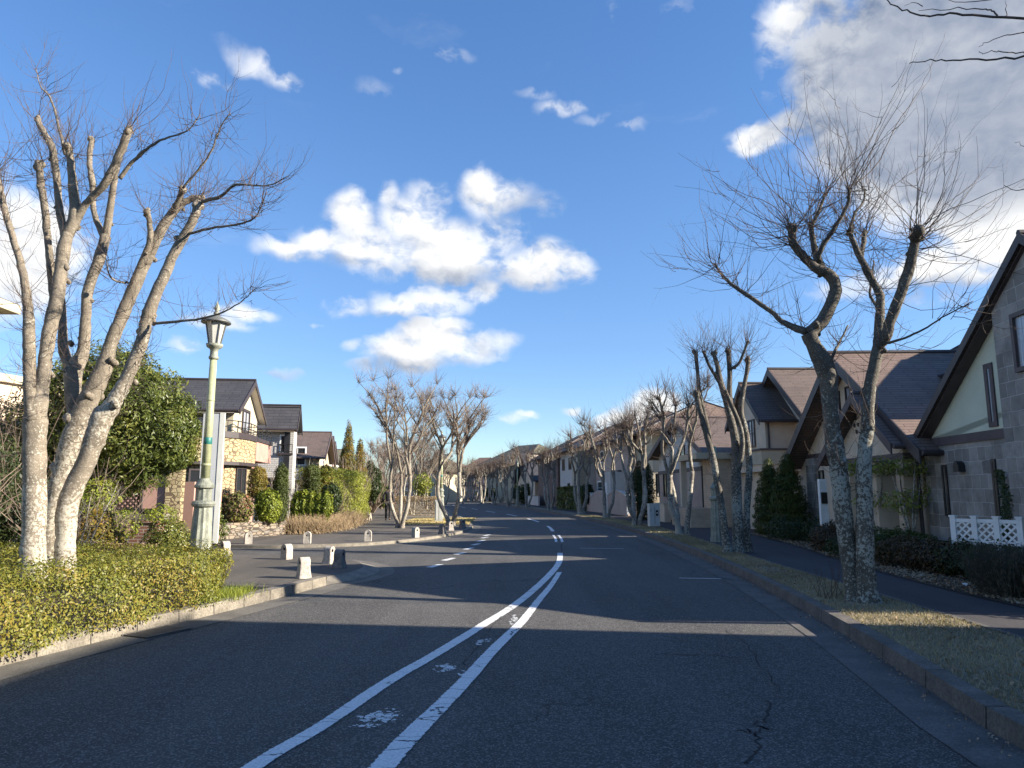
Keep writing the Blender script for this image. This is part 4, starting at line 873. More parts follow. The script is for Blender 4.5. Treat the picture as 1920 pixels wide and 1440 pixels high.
for i, (px0, px1, py0, py1, Y, mw, mr, lab) in enumerate([(567,597,811,862,49,'render_c','roof_br','third house in the left row with a brown gable roof'),
        (596,606,819,870,60,'render_w','roof_br','fourth house in the left row, narrow brown gable with white side'),
        (604,613,829,880,72,'render_k','roof_gn','fifth house in the left row, sliver of grey green roof'),
        (612,628,843,885,86,'render_w','roof_gn','farthest house in the left row, with a grey green roof')]):
    p = P(px1, py0, Y); q_ = P(px1, py1, Y*.93)
    h = House('row_house', lab, (p.x+1.2, Y-4), (p.x-.2, Y+4)); ez = p.z-1.9
    h.gable(.2, 4, h.len, 0, ez+.1, p.z-.2, ez+.1, 0, 9, mw); h.roofy(-.4, 4, h.len+.6, ez, p.z, ez, -.4, 10, mr, 'trim_br', .14, .24)
    for yy in (.8, 3.2, 6): h.window(yy, yy+1.1, 3.2, 4.4, .2, 'white', 'glass', .09, side='x0', cols=2)
    h.window(2.2, 3.2, 3.3, 4.4, 0, 'white', 'glass', .09)
    if i == 0:
        h.box('balcony_box', -.5, .19, .3, 3.5, 2.3, 3.0, 'render_w')
    if i == 2: h.part('flue', MB().tube([(.4,.6,0),(.4,.6,p.z+.2)], .22, 10).lathe([(.36,p.z+.2),(.36,p.z+.5),(.1,p.z+.6)], 10, 0, (.4,.6)), 'black')
# near left house: only its eave reaches into the frame
h = House('yellow_eave_house', 'pale yellow house whose eave shows at the left edge beside the big bare tree', (-11.9, 8.2), (-12.2, 16.4))
xe, ze = h.fx(36, 590, -.75)
h.box('wall', 0, xe-.4, 0, 8, 0, ze+.1, 'render_c')
h.part('roof', MB().slab((-.5,-.75,ze+.22),(xe,-.75,ze+.22),(xe,5,ze+2.6),(-.5,5,ze+2.6), .14), 'roof_dk')
h.box('eave_board', -.5, xe, -.78, -.2, ze, ze+.2, 'render_c')
for x_ in (1.5, 5): h.window(x_, x_+1.4, 3.2, 4.4, 0, 'trim_dk', 'glass', .07, cols=2); h.window(x_, x_+1.4, .8, 2.2, 0, 'trim_dk', 'glass', .07, cols=2)
h = House('hidden_beige_house', 'beige house with flat eave glimpsed behind bare shrubs at the far left edge', (-19.5, 24), (-17.2, 33))
h.box('wall', 0, h.len, 0, 8, 0, 5.6, 'render_b'); h.box('parapet', -.2, h.len+.2, -.2, 8.2, 5.6, 5.9, 'render_c')
for x_ in (1.5, 5): h.window(x_, x_+1.4, 3.0, 4.2, 0, 'trim_dk', 'glass', .07, cols=2)
# ---------------------------------------------------------------- trees
def px_tree(name, label, Y0, limbs, heads, bark, cat='tree', base=None, per=26, L=(.5,1.6), r=.006, twig='twig', stems=None, sides=12, wig=.003, group=None, knobs=True, lat=.5, up=.5, wob=.22, seg=5, flat=0, slim=1.0, sub=1, shoots=None):
    """limbs: list of (depth offset start, depth offset end, [(px,py,radius px)...]); same part id groups limbs into one stem"""
    base = base or P(limbs[0][3][0][0], limbs[0][3][0][1], Y0)*1.0; base.z = .13
    o = empty(name, base, label, cat, group); groups = {}
    tips = []
    for i, (pid, d0, d1, pts) in enumerate(limbs):
        n = len(pts); W3 = []; R3 = []
        for k_, (px, py, rp) in enumerate(pts):
            Y = Y0+d0+(d1-d0)*k_/max(1, n-1); W3.append(P(px, py, Y)); R3.append(rp/F*Y*(slim if py < 720 else 1.0))
        pth, rad = smooth_path(W3, R3, 5, wig)
        rad = [q*(1+.025*math.sin(j*1.1+i)+rng.normal(0, .012)) for j, q in enumerate(rad)]
        mb = groups.setdefault(pid, MB()); mb.tube(pth, rad, sides if R3[0] > .04 else 6); tips.append((pth, rad))
    hs = []
    for (li, f_, k_, spread, lf, bias) in heads:
        pth, rad = tips[li]; j = min(len(pth)-1, int(f_*(len(pth)-1))); c = pth[j]
        dr = (pth[j]-pth[max(0, j-3)]).normalized(); b = dr*.7+Vector(bias)
        for fo in (0, 2, 4):
            jj = max(0, j-fo); hs.append((pth[jj], b, k_*(.5 if fo == 0 else .25), spread*(1 if fo == 0 else 1.4), lf*(1 if fo == 0 else .8)))
        if knobs and f_ > .9: knob(groups[limbs[li][0]], c-dr*rad[j]*.3, rad[j]*1.25)
    # sparse epicormic twigs along the limbs
    for (pth, rad), lm in zip(tips, limbs):
        for j in range(2, len(pth)-1):
            if rng.random() < lat and pth[j].z > 1.6:
                hs.append((pth[j], Vector(rng.normal(0, 1, 3))+Vector((0,0,.3)), rng.random()*4/per+1.01/per, .3, .45+.35*rng.random()))
                if rng.random() < .35: knob(groups[lm[0]], pth[j]+Vector(rng.normal(0, rad[j]*.6, 3)), rad[j]*.45)
    if shoots:
        sm = MB()
        for pts, r0 in shoots:
            q = [P(a, b, Y0+sh_d*(k_/(len(pts)-1))) for k_, (a, b) in enumerate(pts) for sh_d in (r0*180-1.0,)]
            pp, rr = smooth_path(q, [r0*(1-.8*k_/(len(q)-1)) for k_ in range(len(q))], 5, .006); sm.tube(pp, rr, 5, 0)
            for _ in range(3):
                k0 = int(len(pp)*(.3+.5*rng.random())); hs.append((pp[k0], (pp[k0]-pp[k0-2]).normalized()+Vector(rng.normal(0,.3,3)), 1.01/per, .3, .5))
        sm.build('shoots', twig, o, True, off=base)
    for pid, mb in groups.items(): mb.build(pid.split('#')[0], bark, o, True, off=base)
    tw = twigs('twigs', [(c-base, b, k_, s_, l_) for (c, b, k_, s_, l_) in hs], twig, o, per, L, r, up=up, wob=wob, S_=seg, flat=flat, sub=sub, subL=.48)
    return o
# left multi-stemmed tree
LT = [('trunk#1', -0.40, -0.30, [(62,1090,26),(62,1040,22),(63,1000,20),(65,900,20),(65,840,20),(66,790,21),(72,750,17),(80,715,14),(87,660,14),(97,600,15),(105,570,15),(113,510,14),(121,462,14),(128,435,12)]),
 ('trunk#1', -0.40, -0.55, [(64,790,15),(58,745,13),(55,690,13),(55,650,13),(53,585,11),(48,540,9),(38,490,8),(22,440,7),(8,390,7),(0,350,6),(-8,320,5)]),
 ('trunk#1', -0.30, -0.10, [(124,445,11),(113,403,8),(107,342,8),(99,282,8),(85,254,7),(69,222,6)]),
 ('trunk#1', -0.30, -0.40, [(126,440,13),(141,403,13),(137,350,10),(132,300,8),(127,272,8)]),
 ('trunk#1', -0.30, -0.60, [(132,430,12),(157,387,8),(177,366,8),(198,342,9),(220,298,9),(242,243,9)]),
 ('trunk#1', -0.20, 0.00, [(102,575,9),(97,520,9),(92,470,8),(85,400,8),(78,350,8),(73,304,8)]),
 ('trunk#2', 0.33, 0.58, [(92,1090,20),(96,1000,18),(106,940,18),(118,892,19),(138,825,22),(160,763,19),(178,725,18),(193,694,18),(208,644,14),(226,600,14),(240,565,14),(262,515,13),(286,463,12),(307,423,11),(335,386,9),(362,372,7),(378,374,7)]),
 ('trunk#2', 0.58, 0.98, [(146,800,15),(138,760,14),(136,717,18),(140,690,19),(155,662,13),(161,600,11),(165,544,11),(187,483,12),(199,443,11)]),
 ('trunk#2', 0.88, 1.08, [(137,695,14),(120,660,11),(117,610,9),(116,565,7),(112,520,6)]),
 ('trunk#2', 0.98, 1.18, [(197,448,8),(177,403,6),(173,342,7),(167,302,6),(172,260,6)]),
 ('trunk#2', 0.98, 0.68, [(198,445,9),(206,395,8),(214,342,7),(220,312,6)]),
 ('trunk#2', 0.48, 0.18, [(240,560,7),(262,500,8),(281,455,7),(280,415,6),(274,396,6)]),
 ('trunk#2', 0.48, 0.28, [(325,396,7),(337,370,6),(343,352,7)]),
 ('trunk#3', -0.08, -0.18, [(120,1090,22),(122,1040,18),(123,1008,17),(127,950,19),(138,915,18),(163,862,17),(179,819,19),(190,787,20),(205,768,17),(220,742,14),(240,704,14),(256,665,14),(268,635,14),(274,600,13),(281,580,14),(305,524,12),(333,463,11),(361,415,10),(372,381,9)]),
 ('branch#1', -0.10, -0.50, [(343,352,3.2),(372,318,2.8),(398,280,2.3),(412,240,1.7),(432,212,1)]),
 ('branch#2', -0.20, -0.80, [(378,378,4.5),(415,368,3.8),(440,347,3),(470,347,2),(505,347,1.6),(540,330,.9)]),
 ('branch#3', -0.20, -1.10, [(356,438,3.2),(400,427,2.8),(440,422,2.4),(475,410,2),(488,390,1.4),(500,360,.8)]),
 ('branch#4', -0.20, -1.00, [(288,607,3.4),(340,602,3),(385,596,2.4),(425,582,1.8),(460,560,1.2),(476,540,.8)]),
 ('branch#5', -0.60, -0.90, [(224,335,5),(252,300,4),(276,279,3.2),(308,260,2.4),(350,246,1.6),(375,215,1)]),
 ('branch#6', -0.30, -0.20, [(122,290,4),(110,235,3),(95,185,2.3),(75,160,1.4),(68,130,.8)]),
 ('branch#7', 0.50, -0.20, [(240,530,2.6),(220,528,2.3),(205,515,1.7),(198,480,.9)])]
U = (0,0,.55)
LH = [(1,1,1.6,.75,1.1,(-.4,0,.5)),(1,.45,.8,.7,.8,(-.4,0,.2)),(2,1,.8,.7,.9,U),(3,1,1.5,.8,1.1,U),(3,.75,1,.8,.8,U),(4,1,1.6,.6,1.15,U),(4,.6,1,.7,.8,(.3,0,.3)),(5,1,2.0,.8,1.2,(-.2,0,.5)),
 (6,1,1.8,.75,1.0,(.2,0,.5)),(6,.8,.8,.7,.8,U),(7,.5,.5,.7,.6,U),(8,1,.7,.6,.8,U),(9,1,.9,.6,.9,U),(10,1,.9,.6,.9,U),(11,1,1.0,.75,.7,U),(12,1,1.0,.6,.9,U),(13,1,1.6,.7,.9,(.3,0,.4)),(13,.62,.5,.7,.7,(.3,0,0)),
 (14,.95,.6,.35,.7,U),(14,.6,.5,.4,.6,U),(15,.95,.6,.4,.55,(.3,0,.2)),(15,.5,.5,.6,.6,U),(16,.95,.5,.4,.45,(.2,0,.3)),(16,.6,.4,.5,.5,(0,0,.3)),(17,.95,.7,.35,.5,(.1,0,.4)),(17,.5,.4,.5,.5,(.2,0,.2)),(18,.95,.6,.4,.6,U),(18,.5,.4,.5,.6,U),(19,.95,.5,.4,.6,U),(20,.9,.3,.5,.6,(-.4,0,.2)),(1,.8,.8,.8,.9,(-.5,0,.2)),(5,.7,.8,.9,1.0,(-.4,0,.2))]
px_tree('pollarded_tree', 'large multi-stemmed bare tree with pale grey bark rising behind the near left hedge', 9.3, LT, LH, 'bark', per=15, L=(.3,1.25), r=.0045, lat=.7, wob=.38, seg=7, flat=.3, slim=.86, sub=2)
# right near tree
RT = [('trunk#1', 0, .1, [(1604,1145,24),(1599,1105,14),(1593,1060,14),(1586,1003,15),(1579,940,16),(1573,882,16),(1566,842,17),(1560,800,14),(1556,760,14),(1554,715,17),(1544,682,19),(1527,650,14),(1516,624,15)]),
 ('trunk#1', .1, 0, [(1517,626,13),(1542,602,12),(1561,563,12),(1566,534,11),(1552,513,11),(1528,501,9),(1504,478,8),(1487,455,8),(1484,426,7)]),
 ('branch#1', .1, .9, [(1512,622,8),(1494,616,7),(1467,603,5),(1443,582,4.5),(1405,556,4.3),(1377,537,3.6),(1353,515,2.8),(1340,495,1.6)]),
 ('trunk#1', .0, .4, [(1548,512,9),(1535,492,8),(1525,455,5.5),(1520,418,5)]),
 ('branch#2', .0, -.3, [(1533,485,5),(1542,463,4.6),(1566,426,4),(1589,383,3.3),(1592,355,2.8)]),
 ('branch#3', .2, .3, [(1522,425,3.6),(1536,395,3.0),(1547,364,2.4)]),
 ('trunk#2', -.15, 0, [(1632,1148,30),(1625,1104,18),(1622,1043,16),(1621,963,15),(1620,882,14),(1622,842,12),(1627,801,12),(1628,761,11),(1632,721,11),(1641,680,11),(1648,640,11),(1649,600,9),(1651,563,8),(1646,544,7),(1627,511,7),(1613,482,6),(1592,435,4.5)]),
 ('trunk#2', -.1, -.5, [(1648,650,9),(1660,633,10),(1670,600,10),(1688,553,10),(1705,501,10),(1714,463,9),(1719,435,9)]),
 ('trunk#2', 0, .2, [(1614,482,5),(1619,455,4.5),(1621,434,4.5)]),
 ('branch#4', 0, .5, [(1646,575,3.5),(1632,555,2.6),(1634,520,2.2),(1638,490,1.4)]),
 ('branch#5', -.2, -.8, [(1658,645,3),(1690,636,2.4),(1730,618,1.8),(1775,590,1.4),(1825,565,.8)]),
 ('branch#6', 0, .4, [(1546,700,3),(1565,660,3),(1575,640,2.2),(1590,610,1.4)]),
 ('branch#7', -.1, .3, [(1594,432,3.5),(1603,400,2.8),(1618,380,2.2),(1622,355,1.6)])]
RH = [(1,1,2.2,.85,1.1,(-.3,0,.5)),(1,.85,1.2,.9,1.0,(-.6,0,.2)),(2,1,1.2,.55,1.0,(-.5,0,.35)),(2,.75,.8,.6,.9,(-.3,0,.3)),(2,.5,.4,.6,.7,U),(3,1,1.5,.8,1.1,U),(4,1,1.1,.5,1.3,(.2,0,.6)),(4,.6,.6,.7,.8,U),(5,1,1.0,.45,1.25,(.25,0,.6)),
 (6,1,1.8,.75,1.1,U),(6,.85,.9,.8,.8,U),(7,1,2.6,.7,1.35,(.35,0,.3)),(7,.85,1.2,.7,1.3,(.7,0,0)),(7,.55,.5,.6,1.0,(.6,0,-.1)),(8,1,1.2,.8,.9,U),(9,1,.4,.6,.6,U),(10,.9,.25,.35,1.0,(.5,0,.2)),(11,.9,.4,.5,.6,U),(12,1,1.2,.6,1.1,U)]
SH = [([(1525,403),(1551,354),(1603,305),(1648,234),(1681,169),(1704,123),(1720,72)],.0085),([(1590,351),(1642,312),(1681,234),(1720,175),(1752,110),(1775,58)],.0085),([(1480,422),(1447,383),(1395,364),(1330,325),(1271,286)],.0065),
 ([(1484,430),(1414,403),(1350,364),(1265,348)],.006),([(1482,440),(1421,448),(1369,416),(1323,390)],.006),([(1490,455),(1440,468),(1382,455),(1330,452)],.0055),([(1353,515),(1297,487),(1213,475)],.0055),([(1362,525),(1290,505),(1240,500),(1200,470)],.005),
 ([(1719,440),(1785,422),(1850,383),(1902,351),(1935,325)],.0075),([(1714,480),(1785,494),(1850,481),(1908,403)],.006),([(1718,435),(1720,380),(1720,325),(1722,228),(1718,190)],.006),([(1551,354),(1544,325),(1512,195),(1509,130)],.006),([(1523,420),(1510,340),(1480,230),(1462,160)],.0055),
 ([(1719,438),(1760,380),(1790,300),(1800,250)],.0055),([(1719,438),(1740,350),(1745,260)],.005),([(1714,470),(1800,455),(1880,430),(1940,400)],.006),([(1484,428),(1440,350),(1400,300),(1380,240)],.0055),([(1592,355),(1600,290),(1570,210),(1560,120)],.005),([(1662,640),(1740,655),(1800,620),(1860,600)],.005),([(1592,435),(1640,380),(1700,330),(1760,290),(1800,285)],.0055)]
px_tree('pollarded_tree', 'nearest tree on the right verge, two fused lichen-grey trunks with long wiry shoots', 9.6, RT, RH, 'bark2', per=19, L=(.35,1.6), r=.0056, lat=.5, up=.55, wob=.42, seg=8, flat=.7, sub=2, shoots=SH)
# second right tree
T2 = [('trunk#1', -.1, 0, [(1366,1045,11.2),(1360,1005,6.8),(1353,950,6.2),(1344,900,6.2),(1337,860,6.2),(1326,820,5.6),(1318,790,5.0),(1310,760,5.0),(1305,735,5.0)]),
 ('trunk#2', 0, .1, [(1386,1048,13.6),(1384,1005,9.9),(1381,930,9.3),(1380,870,8.7),(1378,820,7.4),(1366,770,6.2),(1352,720,5.6),(1346,690,5.0),(1338,660,4.3)]),
 ('trunk#3', .2, .1, [(1404,1045,11.2),(1400,1000,6.8),(1401,940,6.2),(1405,880,6.2),(1402,840,6.2),(1396,800,5.6),(1389,770,5.0),(1394,730,4.3),(1400,700,4.3),(1403,675,5.0)]),
 ('trunk#2', .1, .2, [(1378,830,6.8),(1371,790,5.6),(1368,740,5.0),(1368,700,5.0),(1366,655,5.0)]),
 ('trunk#1', 0, .3, [(1334,860,5.0),(1326,800,4.3),(1312,740,4.3),(1308,700,3.7),(1304,660,4.3)]),
 ('branch#1', .1, -.1, [(1369,692,3.7),(1385,682,3.1),(1395,660,2.8),(1402,640,2.5)]),
 ('branch#2', .2, .3, [(1352,722,3.7),(1338,700,3.1),(1325,675,3.1),(1320,660,2.5)]),
 ('trunk#2', 0, -.3, [(1384,880,5.6),(1391,845,5.0),(1390,810,4.3),(1376,770,4.3),(1360,735,3.7)])]
H2 = [(0,1,1.4,.8,.9,U),(1,1,1.6,.7,1,U),(2,1,1.6,.8,1,U),(3,1,1.6,.8,1,U),(4,1,1.8,.7,1,(-.3,0,.5)),(5,1,1.2,.6,1,U),(6,1,1.2,.7,1,U),(7,1,.9,.8,.8,U)]
px_tree('pollarded_tree', 'second tree on the right verge with three lichen-spotted trunks beside the lamp post', 17.3, T2, H2, 'bark2', per=26, L=(.3,1.2), r=.0055, wob=.35, seg=6, flat=.3, sub=2, slim=.9, lat=.35)

def gen_tree(name, seed, H_, stems=3, spread=.9, r0=.15, bark='bark3', twig='twig2', style='pollard', per=20, twr=.009):
    global rng
    keep = rng; rng = np.random.default_rng(seed)
    o = empty(name, (0,0,0), 'x', 'tree'); mbs = []; hs = []
    for s_ in range(stems):
        mb = MB(); a = 2*math.pi*s_/stems+rng.random()*1.2; lean = spread*(.4+.5*rng.random())
        b0 = Vector((math.cos(a), math.sin(a), 0))*r0*(1.35 if stems > 1 else 0); R = r0*(.7+.3*rng.random())*(1 if stems > 1 else 1.35)
        zf = H_*(.36+.18*rng.random()); pts = [b0+Vector((0,0,-.1)), b0*1.1+Vector((0,0,.25)), b0*1.6+Vector((math.cos(a)*lean*.36, math.sin(a)*lean*.36, zf*.5))+Vector((*rng.normal(0,.08,2),0)), b0+Vector((math.cos(a)*lean*.55, math.sin(a)*lean*.55, zf))]
        p, r = smooth_path(pts, [R*1.5, R, R*.88, R*.8], 5, .008); mb.tube(p, r, 8)
        for k_ in range(2 if stems > 2 else 3):
            aa = a+(k_-.5)*1.6+rng.normal(0,.4); z1 = H_*(.78+.2*rng.random()); l2 = lean*(.9+.7*rng.random())
            e = Vector((math.cos(aa)*l2, math.sin(aa)*l2, z1)); m1 = pts[-1].lerp(e, .35)+Vector(rng.normal(0,.12,3)); m2 = pts[-1].lerp(e, .7)+Vector(rng.normal(0,.12,3))
            R2 = R*(.5+.15*rng.random()); q, rr = smooth_path([pts[-1], m1, m2, e], [R*.7, R2, R2*.85, R2*.8 if style == 'pollard' else R2*.45], 5, .008); mb.tube(q, rr, 7)
            if style == 'pollard': knob(mb, e, R2*1.0); hs.append((e, (math.cos(aa)*.3, math.sin(aa)*.3, .9), 1.3, .7, 1.0))
            else: hs.append((e, (math.cos(aa)*.3, math.sin(aa)*.3, .8), .35, .6, .9))
            for j in range(3 if style == 'pollard' else 6):
                t_ = .35+.6*rng.random(); c = q[int(t_*(len(q)-1))]; ab = aa+rng.normal(0,1.1); ln = H_*(.08+.10*rng.random())*(1 if style == 'pollard' else 1.7)
                e2 = c+Vector((math.cos(ab)*ln*.6, math.sin(ab)*ln*.6, ln*.8)); mm = c.lerp(e2,.5)+Vector(rng.normal(0,.05,3))
                q2, r2 = smooth_path([c, mm, e2], [R2*.6, R2*.45, R2*.35 if style == 'pollard' else R2*.16], 4, .006); mb.tube(q2, r2, 5)
                hs.append((e2, (math.cos(ab)*.35, math.sin(ab)*.35, .8), .8 if style == 'pollard' else .5, .7 if style == 'pollard' else .6, .85))
                if style != 'pollard':
                    for jj in (4, 8, 11): hs.append((q2[min(jj, len(q2)-1)], rng.normal(0,.6,3)+np.array((0,0,.6)), .22, .4, .7))
            for j in range(4, len(q)-1, 3): hs.append((q[j], rng.normal(0,1,3)+np.array((0,0,.3)), .16 if style == 'pollard' else .3, .5, .8))
        mb.build('trunk', bark, o, True); mbs.append(mb)
    twigs('twigs', hs, twig, o, per, (.3, H_*(.24 if style == 'pollard' else .19)), twr, up=.45, sub=2 if style != 'pollard' else 1, subL=.6, wob=.3, flat=.2)
    rng = keep; return o
protos = [gen_tree('pollarded_tree', 11, 4.9, 4, .75, .105, 'bark3', 'twig', per=20, twr=.008), gen_tree('pollarded_tree', 23, 4.9, 3, .8, .12, 'bark3', 'twig', per=20, twr=.010), gen_tree('pollarded_tree', 37, 4.7, 3, .7, .12, 'bark3', 'twig2', per=18, twr=.013)]
nat = [gen_tree('bare_tree', 51, 5.7, 3, 1.35, .105, 'bark', 'twig2', 'nat', 24, .009), gen_tree('bare_tree', 68, 5.3, 2, .95, .11, 'bark', 'twig2', 'nat', 24, .010), gen_tree('bare_tree', 83, 6.0, 2, 1.3, .10, 'bark3', 'twig2', 'nat', 18, .014)]
used = set()
def place(proto, loc, rz, sc, label, group, cat='tree'):
    o = proto if proto.name not in used else copy_tree(proto); used.add(proto.name)
    o.location = loc; o.rotation_euler.z = rz; o.scale = (sc,)*3; tag(o, label, cat, group); return o
ordn = ['third','fourth','fifth','sixth','seventh','eighth','ninth','tenth','eleventh','twelfth','thirteenth','fourteenth']
RP = [(1279,1003,1,1.02),(1195,986,0,1.08),(1136,972,1,1.08),(1088,963,2,1.14),(1031,957,0,1.1),(988,951.5,1,1.14),(953,947.5,2,1.16),(926,944.5,0,1.15),(903,942.5,1,1.15)]
for i, (px, py, k_, sc) in enumerate(RP):
    g_ = G(px, py, .13); place(protos[k_], g_, 1.3+i*2.1, sc, f'{ordn[i]} pollarded tree of the right-hand row counting away from the viewer', 'pollarded street trees on the right verge')
for i, px in enumerate([884,873,861,850,838,826,914,940,893,868]):
    Y = [112,118,125,133,142,152,108,96,122,140][i]; place(protos[i % 3], (P(px, 900, Y).x, Y, .13), i*1.9, 1.15, f'distant bare pollarded tree at the far bend, {ordn[i-2] if i > 1 else ["first","second"][i]} of that far cluster', 'pollarded street trees on the right verge')
place(nat[0], G(750,990,.09), .6, .98, 'bare branching tree at the street corner with the walking person behind its left side', 'bare trees on the left pavement')
place(nat[1], G(846,985,.09), 2.2, 1.05, 'bare tree standing by the grey cabinet on the grass point', 'bare trees on the left pavement')
NP = [(772,965,2,.95,'slim bare tree on the dry grass just behind the corner tree'),(800,955,1,1.0,'bare tree on the dry grass verge midway behind the grey cabinet'),(733,955,0,.95,'bare tree beside the pavement beyond the walking person'),(822,950,0,.9,'bare tree far down the left verge near the pole'),
      (712,950,2,1.0,'bare tree left of the far pavement behind the big hedge'),(790,948,2,1.1,'far bare tree seen between the corner tree and the cabinet'),(762,946,1,1.1,'far bare tree seen through the fork of the corner tree'),(740,943,2,1.1,'distant bare tree at the end of the left pavement'),(835,945,1,.9,'distant bare tree beside the road beyond the grey cabinet'),(868,943.5,2,.85,'distant bare tree at the bend just left of the road')]
for i, (px, py, k_, sc, lab) in enumerate(NP): place(nat[k_], G(px, py, .09), 1.1*i+.4, sc, lab, 'bare trees on the left pavement')
# a tree of the same row just outside the frame on the right, its twigs reaching in at the top
OT = [('trunk#1', 0, 0, [(2700,2300,60),(2680,1700,55),(2640,1000,50),(2600,500,45),(2560,200,40)])]
o = empty('pollarded_tree', (4.45, 2.0, .13), 'tree just outside the right edge whose dark twigs reach into the top right corner', 'tree')
base = Vector((4.45, 2.0, .13)); mb = MB()
p, r = smooth_path([base-Vector((0,0,.1)), base+Vector((.1,.0,1.5)), base+Vector((.15,.5,3.0)), base+Vector((.1,1.1,4.3))], [.22,.17,.15,.11], 6); mb.tube(p, r, 10)
hd = base+Vector((.1,1.1,4.3)); mb.build('trunk', 'bark2', o, True, off=base)
tm = MB()
for pts, r0 in [([(2090,60),(1985,38),(1920,33),(1840,31),(1780,26),(1735,30),(1700,20),(1670,8),(1655,-10)],.011),([(1868,31),(1860,20),(1840,17),(1780,17),(1722,20)],.006),([(2090,60),(1990,85),(1920,107),(1850,111),(1785,114),(1745,113),(1705,119)],.010),([(2000,96),(1920,100),(1880,98),(1865,96),(1840,100),(1835,97)],.005),([(2000,40),(1920,61),(1880,67),(1850,80),(1835,88)],.005),([(1886,31),(1887,12),(1884,2)],.003),([(2040,290),(1960,280),(1920,274),(1903,268)],.004),([(2060,340),(1960,356),(1930,352),(1905,358),(1882,347)],.006),([(1730,10),(1712,5),(1695,11)],.003),([(2050,-60),(1960,-30),(1900,-8),(1810,4),(1740,-6)],.006)]:
    q = [P(a, b, 3.9+.0006*(1900-a)) for a, b in pts]
    if pts[0][0] > 1980: q = [hd]+q
    pp, rr = smooth_path(q, [r0*(1-.75*i/(len(q)-1)) for i in range(len(q))], 4, .004); tm.tube(pp, rr, 5)
tm.build('twigs', 'twig', o, False, off=base)
# ---------------------------------------------------------------- shrubs, hedges, evergreens
def shrub(name, label, cat, loc, blobs_, N, size, mat, stem=None, group=None, **k):
    o = empty(name, loc, label, cat, group); me_o = foliage('foliage', blobs_, N, size, mat, o, **k)
    if stem:
        mb = MB()
        for (x, y, h_, r_) in stem: mb.tube([(x*.3,y*.3,-.05),(x*.6,y*.6,h_*.5),(x,y,h_)], [r_*1.3,r_,r_*.6], 6)
        mb.build('stem', 'barkd', o, True)
    return o
def hedge_pts(poly_lo, N, z0, z1, depth=.12, ns=4.0, amp=.06, top=.4):
    """points on the shell of an extruded polygon (hedge), jittered"""
    pl = np.array(poly_lo, float); n = len(pl); seg = np.roll(pl, -1, 0)-pl; ln = np.linalg.norm(seg, axis=1)
    ns_ = int(N*(1-top)); i = rng.choice(n, ns_, p=ln/ln.sum()); t_ = rng.random((ns_, 1)); xy = pl[i]+seg[i]*t_
    area = .5*np.sum(pl[:, 0]*np.roll(pl[:, 1], -1)-np.roll(pl[:, 0], -1)*pl[:, 1]); sg = 1 if area > 0 else -1
    nr = np.stack([seg[i, 1], -seg[i, 0]], 1)*sg/ln[i][:, None]; z = z0+(z1-z0)*rng.random((ns_, 1))
    ins = np.abs(rng.normal(0, depth, (ns_, 1))); bul = amp*(np.sin(xy[:, :1]*ns+z*3)+np.sin(xy[:, 1:]*ns*1.3+z*5))
    hz = (z-z0)/(z1-z0); rnd = .10*np.clip(hz-.7, 0, 1)/.3
    p1 = np.concatenate([xy+nr*(bul-ins-rnd+.05), z], 1); n1 = np.concatenate([nr, np.full((ns_, 1), .25)], 1)
    m = N-ns_; lo, hi = pl.min(0), pl.max(0); out = []
    while sum(map(len, out)) < m:
        c = lo+(hi-lo)*rng.random((m*2, 2)); x, y = c[:, 0], c[:, 1]; ok = np.zeros(len(c), bool)
        for a in range(n):
            x0, y0 = pl[a]; x1, y1 = pl[(a+1) % n]; cr_ = ((y0 > y) != (y1 > y)) & (x < (x1-x0)*(y-y0)/(y1-y0+1e-12)+x0); ok ^= cr_
        out.append(c[ok])
    c = np.concatenate(out)[:m]; zt = z1+amp*(np.sin(c[:, :1]*ns)+np.sin(c[:, 1:]*ns*1.4+c[:, :1]*2))*.8-np.abs(rng.normal(0, depth, (m, 1)))
    return np.concatenate([p1, np.concatenate([c, zt], 1)]), np.concatenate([n1, np.tile((0, 0, 1.0), (m, 1))])
def hedge(name, label, loc, poly, N, z0, z1, size, mat, core=None, parts=(), cat='hedge', group=None, aspect=.5, **k):
    o = empty(name, loc, label, cat, group); p, n = hedge_pts(poly, N, z0, z1, **k); p = p-np.array(loc)
    link('foliage', leaves_mesh('foliage', p, n, size, aspect), mat, o)
    s0 = p[rng.choice(len(p), 500 if N > 20000 else 150)]*np.array((1, 1, .75)); d0 = rng.normal(0, .5, s0.shape)+np.array((0, 0, .6))
    A, D_, rr = twig_mesh('b', s0, d0, .12+.25*rng.random(len(s0)), np.full(len(s0), .004), 3); tag(link('twigs', tubes_from('twigs', A, rr), core or 'barkd', o), kind='stuff')
    return o
# near left clipped hedge
hp = [(-4.5,4.6),(-4.55,6.2),(-4.28,7.5),(-3.92,8.8),(-3.80,9.6),(-3.98,10.2),(-4.5,10.7),(-5.6,11.0),(-7.4,11.3),(-9.5,11.8),(-9.5,4.6)]
hedge('hedge', 'yellow green clipped hedge along the near left kerb', (-5.0, 8.5, .13), hp, 125000, .12, .78, .036, 'l_hedge', aspect=.48, depth=.15, ns=3.7, amp=.07, top=.40)
fallen = MB()
